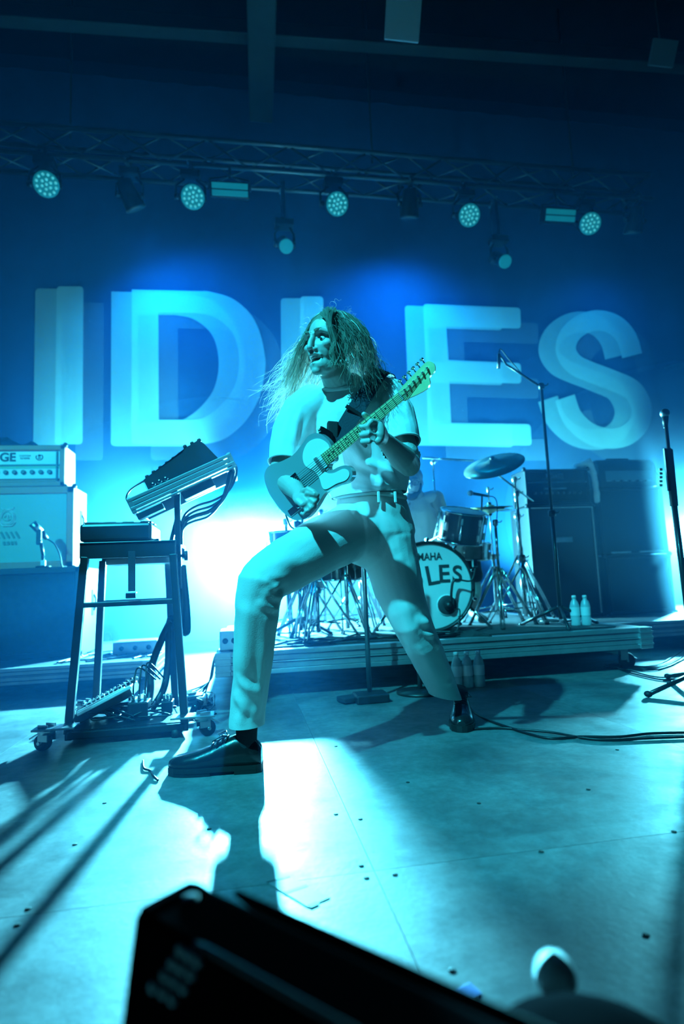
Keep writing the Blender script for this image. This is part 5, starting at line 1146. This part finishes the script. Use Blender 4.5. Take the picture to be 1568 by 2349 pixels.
for k, (dz, dx) in enumerate(((0.0, 0.0), (0.015, 0.02), (0.035, 0.03), (0.05, 0.0))):
    cable('looped_cable', ['outermost thin cable looping under the tilted shelf of the rolling desk', 'second thin cable looping under the tilted shelf of the rolling desk', 'thickest cable looping under the tilted shelf of the rolling desk', 'lowest hanging thin cable looping under the tilted shelf of the rolling desk'][k], [tp(tl/2-0.02, 0.03+k*0.03, -0.02), P(541-k*4, 1068, 2.72+k*0.02), P(540-k*7, 1096+k*6, 2.74), P(522-k*6, 1128+k*9, 2.76), P(490-k*4, 1148+k*12, 2.76), P(452-k*3, 1160+k*12, 2.75), P(426, 1178+k*9, 2.74), P(416, 1205+k*6, 2.735), P(415, 1250, 2.735)], 0.0055 if k != 2 else 0.010, M_cable, c_syn)
for k in range(2):
    cable('cable_bundle', ['thick sleeved cable bundle dropping through the rolling desk', 'second sleeved cable bundle behind the desk leg'][k], [V(px_+0.012, 2.76, 0.72), V(px_-0.01+k*0.03, 2.85, 0.42), P(395-k*4, 1420, 2.95), P(350+k*35, 1520, 2.98), P(345+k*30, 1580, 2.95), V(P(340+k*8, 1600, 2.9).x, 2.9, 0.075)], 0.017, M_cable)
# pedal board, mixer and power boxes on the base tray
pb = thing('pedal_board', 'tilted board of knobs and pale keys lying on the desk base', 'pedals', (-0.55, 2.85, 0.06), world=True)
A, B = P(172, 1668, 2.74), P(297, 1590, 2.80); A.z = max(A.z, 0.075)
pbx = (B-A).normalized(); RP = basis(pbx, V(0, 1, 0), pbx.cross(V(0, 1, 0))); PC = (A+B)/2; pl_ = (B-A).length
MB().box(PC+V(0, 0.10, 0.005), (pl_*1.05, 0.20, 0.045), RP, 0.005).build('case', M_desk, pb)
for k in range(2): MB().box(PC+V(0.012-k*0.02, -0.02+k*0.03, 0.032-k*0.004), (pl_*(0.98-k*0.1), 0.022, 0.014), RP, 0.003).build('key_strip', M_white, pb)
for k in range(12):
    q = A.lerp(B, (k+0.5)/12)+V(0, 0.13, 0.030); MB().lathe([(0.007, 0), (0.007, 0.018), (0.005, 0.022)], q, RP @ V(0, 0, 1) if (RP @ V(0, 0, 1)).z > 0 else RP @ V(0, 0, -1), 8).build('knob', M_chrome, pb)
for k in range(9):
    q = A.lerp(B, (k+0.5)/9)+V(0.01, 0.18, 0.032); MB().lathe([(0.009, 0), (0.008, 0.015), (0.005, 0.018)], q, (0, 0, 1), 8).build('knob', M_white, pb)
for (px, py, Y, w, h, dd), lb in [((320, 1652, 2.80, 0.085, 0.075, 0.10), 'small metal signal box with upright cables on the desk base'), ((385, 1640, 2.90, 0.05, 0.05, 0.08), 'tiny metal box behind the right desk leg'), ((280, 1640, 2.98, 0.12, 0.05, 0.12), 'flat effects unit at the back of the desk base')]:
    q = P(px, py, Y); sb = thing('signal_box', lb, 'box', (q.x, q.y, 0.059), world=True)
    MB().box((q.x, q.y, 0.059+h/2), (w, dd, h), None, 0.005).build('case', M_desk, sb)
    for k in range(3): MB().lathe([(0.007, 0), (0.007, 0.022), (0.005, 0.03)], (q.x-w*0.3+k*w*0.3, q.y-0.01, 0.059+h), (0, 0, 1), 8).build('plug', M_chrome, sb)
q = P(320, 1652, 2.80)
for k in range(3): cable('upright_cable', ['cable rising from the small metal signal box, nearest the pedal board', 'middle of the three cables rising from the small metal signal box', 'cable rising from the small metal signal box, nearest the right desk leg'][k], [V(q.x-0.025+k*0.025, q.y-0.01, 0.155), V(q.x-0.023+k*0.025, q.y, 0.22), V(q.x-0.01+k*0.02, q.y+0.05, 0.27+0.01*k), V(q.x+0.05+k*0.02, q.y+0.14, 0.20)], 0.004, M_cable, 'cables of the signal box')

# ------------------------------------------------------------------ microphones and stands
M_mstand = mat('black_stand_tube', (0.02, 0.02, 0.022), 0.3, coat=0.2)
b0 = V(2.03, 3.62, 0)
ms = stand('microphone_stand', 'tall boom microphone stand on the riser right of the drums', V(P(1284, 1398, 3.62).x, 3.62, 0), [(0.75, 0.013), (P(1216, 885, 3.62).z-0.262, 0.010)], (0.28, 0.13), M_mstand, 0.15, (P(1160, 836, 3.60), P(1244, 890, 3.63), 0.008), double=False)
# the pole leans slightly, as the boom's weight pulls it
om = thing('overhead_microphone', 'slim pencil microphone hanging from the boom above the letter E', 'microphone', P(1144, 830, 3.6), world=True)
MB().cyl(P(1143, 845, 3.59), P(1144, 812, 3.59), 0.011, n=10).build('barrel', M_steel, om); MB().cyl(P(1144, 812, 3.59), P(1162, 838, 3.60), 0.006, n=6).build('clip', M_black, om)
MB().tube(spline([P(1144, 810, 3.59), P(1148, 801, 3.59), P(1165, 822, 3.6), P(1200, 862, 3.61)], 5), 0.004, 5).build('microphone_cable', M_cable, om)
st2 = stand('microphone_stand', 'thin stand behind the guitarist carrying the small mic beside his hair', V(P(672, 905, 3.9).x, 3.9, 0), [(0.75, 0.013), (P(668, 903, 3.9).z-0.262, 0.009)], (0.26, 0.13), M_mstand, 0.6, None, double=False)
o2 = thing('overhead_microphone', 'slim pencil microphone beside the guitarist blown hair', 'microphone', P(650, 897, 3.88), world=True)
MB().cyl(P(631, 901, 3.86), P(665, 890, 3.88), 0.012, n=10).build('barrel', M_steel, o2); MB().tube([P(650, 907, 3.87), P(660, 903, 3.88), P(678, 908, 3.9)], 0.006, 6).build('clip', M_steel, o2)
# straight stand between the legs with a weighted base
q = V(P(846, 1560, 3.08).x, 3.08, 0)
ws = thing('microphone_stand', 'straight pole stand with heavy square base seen between the guitarist legs', 'stand', q, world=True)
MB().cyl((q.x, q.y, 0.04), (q.x, q.y, P(830, 1290, 3.08).z+0.5), 0.013, n=10).build('pole', M_steel, ws)
MB().box((q.x+0.0, q.y-0.02, 0.022), (0.17, 0.14, 0.044), None, 0.008).build('base', M_black, ws)
bx = MB(); bx.box((q.x-0.10, q.y+0.0, 0.018), (0.12, 0.10, 0.025), Rz(0.3), 0.006); bx.build('sand_bag', M_matte, ws)
q = V(P(962, 1560, 3.18).x, 3.18, 0)
w2 = thing('microphone_stand', 'second straight pole stand half hidden behind the back leg', 'stand', q, world=True); MB().cyl((q.x, q.y, 0.02), (q.x, q.y, 0.75), 0.013, n=10).build('pole', M_steel, w2); MB().lathe([(0.13, 0), (0.13, 0.012), (0.02, 0.022)], q, (0, 0, 1), 20).build('base', M_black, w2)
# vocal microphone stand at the right edge, with plectrums clipped on
ps = thing('vocal_microphone_stand', 'dark straight microphone stand at the right edge with pale plectrums clipped on', 'stand', V(2.15, 2.65, 0), world=True)
top, bot = P(1525, 958, 2.62), P(1572, 1420, 2.72)
mid = top.lerp(bot, 0.42)
MB().cyl(top, mid, 0.009, n=10).build('upper_tube', M_mstand, ps); MB().cyl(mid, V(bot.x+0.02, bot.y, 0.05), 0.015, n=10).build('lower_tube', M_mstand, ps)
MB().cyl(top.lerp(bot, 0.16), top.lerp(bot, 0.44), 0.020, n=10).build('sleeve', M_rubber, ps); MB().ball(top.lerp(bot, 0.165), 0.017, 10, 8).build('clutch', M_black, ps)
ph = MB(); ph.box(top.lerp(bot, 0.29)+V(-0.030, -0.012, 0.03), (0.014, 0.010, 0.22)); po = ph.build('plectrum_holder', M_black, ps)
for k in range(5): MB().box(P(1515, 1077+k*9, 2.60), (0.018, 0.004, 0.013), None, 0.003).build('plectrum', M_white, po)
vb = V(bot.x+0.02, bot.y, 0)
for a_ in (3.35, 1.3, 5.4):
    dd = V(math.cos(a_), math.sin(a_), 0); lo_ = MB().tube([vb+V(0, 0, 0.085), vb+dd*0.16+V(0, 0, 0.05), vb+dd*0.32+V(0, 0, 0.016)], 0.012, 8).build('leg', M_mstand, ps); MB().ball(vb+dd*0.33+V(0, 0, 0.016), (0.02, 0.02, 0.016), 8, 6).build('rubber_foot', M_rubber, lo_)
MB().lathe([(0.02, 0.05), (0.032, 0.06), (0.032, 0.11), (0.02, 0.12)], vb, (0, 0, 1), 12).build('hub', M_black, ps)
vm = thing('vocal_microphone', 'ball-headed vocal microphone on top of the stand at the right edge', 'microphone', top, world=True)
MB().ball(top+V(0, 0, 0.022), 0.024, 14, 10).build('grille', M_steel, vm); MB().cyl(top+V(0, 0, 0.008), top+V(0.004, 0.01, -0.05), 0.017, 0.011, n=10).build('handle', M_black, vm)
# instrument microphone in front of the woven grille
im = thing('amplifier_microphone', 'silver-tipped microphone on a short clip arm in front of the woven grille', 'microphone', P(98, 1300, 4.45), world=True)
a_, b2 = P(74, 1200, 4.45), P(108, 1236, 4.5)
MB().cyl(a_, a_.lerp(b2, 0.55), 0.028, 0.026, n=12).build('grille', M_steel, im); MB().cyl(a_.lerp(b2, 0.55), b2, 0.026, 0.014, n=12).build('handle', M_black, im)
MB().box(P(90, 1232, 4.46), (0.035, 0.03, 0.11), None, 0.005).build('clip', M_black, im); MB().cyl(P(94, 1245, 4.46), P(99, 1275, 4.46), 0.012, n=8).build('stem', M_black, im); MB().box(P(99, 1294, 4.46), (0.032, 0.02, 0.055), None, 0.003).build('label_tag', M_white, im)
MB().cyl(P(98, 1275, 4.47), V(P(99, 1300, 4.47).x, 4.47, 0.81), 0.011, n=8).build('pole', M_black, im); MB().lathe([(0.05, 0), (0.05, 0.010), (0.015, 0.014)], V(P(99, 1300, 4.47).x, 4.47, 0.806), (0, 0, 1), 20).build('base', M_black, im)
MB().tube(spline([b2, P(125, 1248, 4.5), P(138, 1275, 4.5), V(P(142, 1300, 4.52).x, 4.52, 0.815), V(P(150, 1300, 4.6).x, 4.62, 0.812)], 6), 0.005, 5).build('microphone_cable', M_cable, im)

# ------------------------------------------------------------------ water bottles
M_bottle = mat('bottle_plastic', (0.70, 0.74, 0.76), 0.25, alpha=1.0, trans=0.35)
M_blab = mat('bottle_label', (0.75, 0.76, 0.76), 0.5)
def bottle(loc, label, group, s=1.0, m=None):
    t = thing('water_bottle', label, 'bottle', loc, group)
    MB().lathe([(0.0, 0.0), (0.030*s, 0.002*s), (0.032*s, 0.01*s), (0.032*s, 0.06*s), (0.030*s, 0.065*s), (0.032*s, 0.07*s), (0.032*s, 0.135*s), (0.024*s, 0.165*s), (0.013*s, 0.182*s), (0.013*s, 0.192*s)], (0, 0, 0), (0, 0, 1), 18).build('bottle_body', m or M_bottle, t)
    MB().lathe([(0.0325*s, 0.072*s), (0.0328*s, 0.13*s)], (0, 0, 0), (0, 0, 1), 18, False).build('label', M_blab, t)
    MB().lathe([(0.0145*s, 0.190*s), (0.0145*s, 0.208*s), (0.010*s, 0.210*s)], (0, 0, 0), (0, 0, 1), 12).build('cap', M_white, t)
    return t
for px, lb in ((1327, 'water bottle on the riser beside the microphone stand base, the left one of two'), (1346, 'water bottle on the riser beside the microphone stand base, the right one of two')):
    q = P(px, 1440, 3.60); bottle(V(q.x, 3.60+(0.03 if px < 1330 else 0), 0.262), lb, 'bottles on the riser', 0.95)
for k, (px, lb) in enumerate(((1050, 'water bottle beside the shoe under the riser edge, first of three'), (1074, 'middle water bottle of the three under the riser edge'), (1101, 'water bottle under the riser edge, farthest from the shoe'))):
    q = P(px, 1580, 3.22); bottle(V(q.x, 3.22, 0.0), lb, 'bottles on the floor under the riser', 0.95)
jk = MB().limb([(P(1062, 1470, 3.42), 0.02, 0.05), (P(1085, 1462, 3.40), 0.03, 0.06), (P(1115, 1468, 3.38), 0.026, 0.06), (P(1135, 1472, 3.38), 0.016, 0.05)], 12)
jo = tag(link('crumpled_cloth', organic(jk, 0.008, 2, (), (), 'crumpled_cloth', 0.012), M_matte), 'dark crumpled cloth on the front edge of the drum riser', 'cloth')

# ------------------------------------------------------------------ cables on the floor
cable('guitar_cable', 'black cable running from the back shoe to the right edge of the floor', [G(1063, 1600, 0.05), G(1085, 1632, 0.006), G(1120, 1652, 0.006), G(1165, 1668, 0.006), G(1215, 1684, 0.006), G(1265, 1694, 0.006), G(1330, 1690, 0.006), G(1420, 1690, 0.006), G(1500, 1682, 0.006), G(1640, 1680, 0.006)], 0.0055, M_cable)
cable('floor_cable', 'second black cable lying beside the guitar cable on the floor', [G(1085, 1672, 0.006), G(1150, 1670, 0.006), G(1200, 1674, 0.006), G(1265, 1680, 0.006), G(1340, 1693, 0.006), G(1400, 1697, 0.006), G(1480, 1694, 0.006), G(1640, 1688, 0.006)], 0.005, M_cable)
cable('guitar_lead', 'thin lead hanging in a loop from the guitar behind the picking hand', [gp(-.30, -0.10, -0.03), P(656, 1122, 2.10), P(652, 1160, 2.10), P(660, 1195, 2.12), P(672, 1212, 2.16), P(700, 1218, 2.28)], 0.0035, M_cable)
cr_ = random.Random(5)
for i in range(9):
    y_ = 1462+cr_.uniform(0, 120)
    u_ = cr_.uniform(-1, 1)
    pts = [G(1385+i*4, 1527+u_*4, 0.006), G(1440+cr_.uniform(-8, 8), 1535+u_*8, 0.006+0.004*(i % 2)), G(1490+cr_.uniform(-8, 8), 1544+u_*16, 0.006), G(1535+cr_.uniform(-8, 8), 1540+u_*26, 0.006), G(1600, 1515+u_*48, 0.006)]
    cable('floor_cable', 'black cable in the tangle on the floor by the right edge', pts, 0.005, M_cable, 'floor cables by the right edge')
for i in range(16):
    p0 = G(430+cr_.uniform(0, 60), 1600+cr_.uniform(-20, 40), 0.006)
    pts = [V(p0.x+cr_.uniform(-0.05, 0.05), p0.y, 0.006)]
    for k in range(4): pts.append(V(cr_.uniform(-0.42, -0.17), cr_.uniform(2.95, 3.6), 0.006+cr_.uniform(0, 0.012)))
    if i % 3 == 0: pts += [V(-0.20, 3.42, 0.10), V(-0.165, 3.42+i*0.01, 0.24), V(-0.08, 3.44+i*0.01, 0.272)]
    cable('floor_cable', 'thin cable in the heap between the rolling desk and the drum riser', pts, 0.0042, M_cable if i % 4 else M_grey, 'cable heap beside the drum riser')
for i in range(9):
    x_ = cr_.uniform(0.05, 0.7); pts = [V(x_, 3.42+cr_.uniform(0, 0.1), 0.268)]
    for k in range(4): pts.append(V(x_+(k+1)*0.22+cr_.uniform(-0.1, 0.1), 3.42+cr_.uniform(0, 0.35), 0.272+cr_.uniform(0, 0.012)))
    cable('riser_cable', 'dark cable lying along the front of the drum riser', pts, 0.006, M_cable, 'cables on the drum riser')
for i in range(8):
    x_ = cr_.uniform(-1.15, -0.75); pts = [V(x_+cr_.uniform(-0.1, 0.3), 4.05+cr_.uniform(0, 0.6), 0.182) for k in range(5)]
    cable('riser_cable', 'thin cable on the riser beside the left amplifier stack', pts, 0.005, M_cable, 'cables on the left riser')
for i in range(7):
    pts = [V(cr_.uniform(-0.68, -0.30), cr_.uniform(2.70, 3.02), 0.066+cr_.uniform(0, 0.05)) for k in range(5)]
    cable('desk_cable', 'thin cable tangled on the base tray of the rolling desk', pts, 0.004, M_cable, 'cables on the desk base')
for (x_, y_, z_, w, h, dd), lb in [((-0.75, 4.45, 0.178, 0.30, 0.09, 0.22), 'flat pale power box on the left riser'), ((-0.28, 3.25, 0.0, 0.16, 0.06, 0.12), 'small power strip in the cable heap'), ((-0.06, 3.5, 0.262, 0.16, 0.11, 0.2), 'metal junction box at the left end of the drum riser')]:
    jb = thing('junction_box', lb, 'box', (x_, y_, z_), world=True); MB().box((x_, y_, z_+h/2), (w, dd, h), None, 0.008).build('case', M_alu, jb)
    for k in range(3): MB().lathe([(0.016, 0), (0.016, 0.006), (0.006, 0.008)], (x_-w*0.3+k*w*0.3, y_-dd/2, z_+h/2), (0, -1, 0), 10).build('socket', M_black, jb)
# pair of poles/leg stand lying near the right edge: a folded stand leg
# tape on the floor
M_tape = mat('grey_tape', (0.20, 0.21, 0.21), 0.55, var=0.3, vscale=30)
tp_ = thing('floor_tape', 'strip of tape with black pen marks stuck to the floor', 'tape', G(685, 2047), world=True)
qd = [G(612, 2026), G(664, 2012), G(757, 2060), G(706, 2082)]
MB().add([v+V(0, 0, 0.0006) for v in qd]+[v+V(0, 0, 0.0014) for v in qd], [(3, 2, 1, 0), (4, 5, 6, 7), (0, 1, 5, 4), (1, 2, 6, 5), (2, 3, 7, 6), (3, 0, 4, 7)], False).build('strip', M_tape, tp_)
for a_, b2, r in ((qd[0], qd[1], 0.0035), (qd[0].lerp(qd[3], 0.45), qd[1].lerp(qd[2], 0.45), 0.005), (qd[3].lerp(qd[2], 0.05), qd[3].lerp(qd[2], 0.45), 0.006)):
    dd = (b2-a_).normalized(); n_ = V(-dd.y, dd.x, 0)*r; MB().add([a_-n_+V(0, 0, .0017), b2-n_+V(0, 0, .0017), b2+n_+V(0, 0, .0017), a_+n_+V(0, 0, .0017)], [(0, 1, 2, 3)], False).build('pen_mark', M_ink, tp_)
cable('shoe_lace_scrap', 'short dark scrap of cord on the floor left of the front shoe', [G(328, 1745, 0.004), G(330, 1762, 0.006), G(345, 1768, 0.004), G(350, 1778, 0.008), G(362, 1790, 0.004)], 0.004, M_cable, cat='cord')

# ------------------------------------------------------------------ things at the front edge, close to the lens
M_near = bpy.data.materials.new('near_black'); M_near.use_nodes = True
_n = M_near.node_tree; _n.nodes.remove(_n.nodes['Principled BSDF']); _d = _n.nodes.new('ShaderNodeBsdfDiffuse'); _d.inputs[0].default_value = (0.007, 0.007, 0.008, 1); _n.links.new(_d.outputs[0], _n.nodes['Material Output'].inputs[0])
wg = thing('wedge_monitor', 'black wedge stage monitor with pale rivets at the front edge of the stage', 'speaker', (0.2, 0.5, 0), world=True)
A = G(452, 2045, 0.33); B = G(1095, 2349, 0.33); rx = (B-A); rx.z = 0; rx.normalize(); ry = V(-rx.y, rx.x, 0)   # ry points to the stage
if ry.y < 0: ry = -ry
def wp(x, y, z): return V(A.x, A.y, 0)+rx*x+ry*y+V(0, 0, z)
sec = [(-0.006, 0.338), (0.004, 0.333), (0.27, 0.05), (0.26, 0.0), (-0.10, 0.0), (-0.115, 0.02), (-0.075, 0.25), (-0.062, 0.330), (-0.056, 0.337)]
MB().loft([[wp(x, y, z) for y, z in sec] for x in (0.0, 0.58)], smooth=False).build('cabinet', M_near, wg)
for x_ in (0.0, 0.58): MB().loft([[wp(x_+k, y*1.01, z*1.006) for y, z in sec] for k in (-0.005, 0.005)], smooth=False).build('end_panel', M_near, wg)
MB().box(wp(0.29, 0.145, 0.20), (0.54, 0.34, 0.006), basis(rx, (wp(0, 0.27, 0.05)-wp(0, 0.004, 0.333)).normalized(), rx.cross((wp(0, 0.27, 0.05)-wp(0, 0.004, 0.333)).normalized())), 0.002).build('grille', M_dgrille, wg)
f0, f1 = wp(0, -0.062, 0.330), wp(0, -0.075, 0.25); fn = rx.cross(f1-f0).normalized()
if fn.dot(CAM-f0) < 0: fn = -fn
def on_face(px, py):
    r_ = ((px-IW/2)/FPX)*CR - ((py-IH/2)/FPX)*CU + _fw; return CAM + r_*((f0+fn*0.001-CAM).dot(fn)/r_.dot(fn))
for row in (((415, 2180), (435, 2192), (455, 2205)), ((397, 2210), (417, 2222), (440, 2235)), ((379, 2238), (400, 2251), (422, 2266)), ((352, 2265), (375, 2277), (397, 2292))):
    for px, py in row: MB().lathe([(0.0046, 0), (0.0042, 0.002), (0.001, 0.003)], on_face(px, py), fn, 10).build('rivet', M_white, wg)
MB().lathe([(0.0075, 0), (0.0075, 0.002), (0.003, 0.004)], wp(0.020, -0.022, 0.338), (0, 0, 1), 14).build('socket', M_white, wg)
MB().tube([wp(0.075, -0.057, 0.334), wp(0.09, -0.060, 0.337), wp(0.30, -0.060, 0.337), wp(0.50, -0.060, 0.337)], 0.003, 6).build('edge_strip', M_black, wg)
fm_ = thing('gooseneck_microphone', 'ball-headed microphone on a gooseneck close to the lens', 'microphone', P(1300, 2349, 0.62), world=True)
mc = P(1272, 2238, 0.62)
MB().ball(mc, (0.022, 0.022, 0.024), 18, 12).build('grille', mat('mic_mesh', (0.25, 0.26, 0.27), 0.35, 0.8, bump=0.8, bscale=900), fm_)
MB().tube([P(1268, 2268, 0.61), P(1272, 2296, 0.61)], [0.013, 0.010], 12).build('collar', M_steel, fm_); MB().tube(spline([P(1272, 2294, 0.61), P(1296, 2340, 0.61), P(1330, 2420, 0.60), V(0.36, 0.60, 0.0)], 5), 0.005, 8).build('gooseneck', M_black, fm_)
hm_ = thing('floor_speaker', 'black rounded speaker top at the bottom edge under the near microphone', 'speaker', V(P(1320, 2349, 0.45).x, 0.45, 0), world=True)
cx_ = P(1330, 2330, 0.45)-V(0, 0, 0.014)
MB().lathe([(0.10, 0.0), (0.105, 0.02), (0.10, cx_.z-0.05), (0.08, cx_.z-0.022), (0.04, cx_.z-0.004), (0.0, cx_.z)], V(cx_.x+0.01, 0.45, 0), (0, 0, 1), 32).build('housing', M_near, hm_)
ce = thing('monitor_speaker', 'black speaker box cut off by the right edge low in the picture', 'speaker', V(0.86, 1.12, 0), world=True)
q = P(1556, 2100, 1.05); MB().box((q.x+0.225, 0.98, 0.09), (0.30, 0.30, 0.18), Rz(-0.25), 0.03).build('cabinet', M_near, ce); MB().box((q.x+0.19, 0.83, 0.09), (0.24, 0.01, 0.13), Rz(-0.25), 0.003).build('grille', M_dgrille, ce)
pw = tag(MB().box(G(1062, 2292)+V(0, 0, 0.004), (0.05, 0.03, 0.008), Rz(0.3), 0.002).build('plastic_wedge', mat('blue_plastic', (0.05, 0.10, 0.45), 0.5)), 'small blue plastic scrap on the floor near the front edge', 'scrap')
# ------------------------------------------------------------------ stage haze
hz = MB().box((1.7, 4.1, 2.1), (14.2, 5.4, 4.2)).build('haze', None)
hm = bpy.data.materials.new('stage_haze'); hm.use_nodes = True
nt = hm.node_tree; nt.nodes.remove(nt.nodes['Principled BSDF'])
vs = nt.nodes.new('ShaderNodeVolumeScatter'); vs.inputs['Color'].default_value = (0.03, 0.40, 1.0, 1); vs.inputs['Density'].default_value = HAZE; vs.inputs['Anisotropy'].default_value = 0.45
nt.links.new(vs.outputs['Volume'], nt.nodes['Material Output'].inputs['Volume'])
hz.data.materials.append(hm)
tag(hz, 'thin blue stage haze hanging in the air around the band', 'haze', kind='stuff')
sm_ = bpy.data.materials.new('glow_cloud'); sm_.use_nodes = True  # dense clouds added to make the glow and veil round the back lights
nt = sm_.node_tree; nt.nodes.remove(nt.nodes['Principled BSDF'])
vs = nt.nodes.new('ShaderNodeVolumeScatter'); vs.inputs['Color'].default_value = (0.45, 0.82, 1.0, 1); vs.inputs['Density'].default_value = 0.15; vs.inputs['Anisotropy'].default_value = 0.5
nt.links.new(vs.outputs['Volume'], nt.nodes['Material Output'].inputs['Volume'])
for c_, r_, lb in (((-0.1, 5.7, 0.95), (2.0, 0.9, 1.5), 'added fog cloud for the glow round the floor light behind the guitarist'), ((4.4, 5.15, 1.15), (1.9, 1.25, 1.5), 'added fog cloud for the glow round the floor light at the right edge')):
    o = MB().ball(c_, r_, 32, 20).build('glow_cloud', sm_); tag(o, lb, 'smoke', kind='stuff')
for o in bpy.data.objects:
    if '_world' in o: del o['_world']
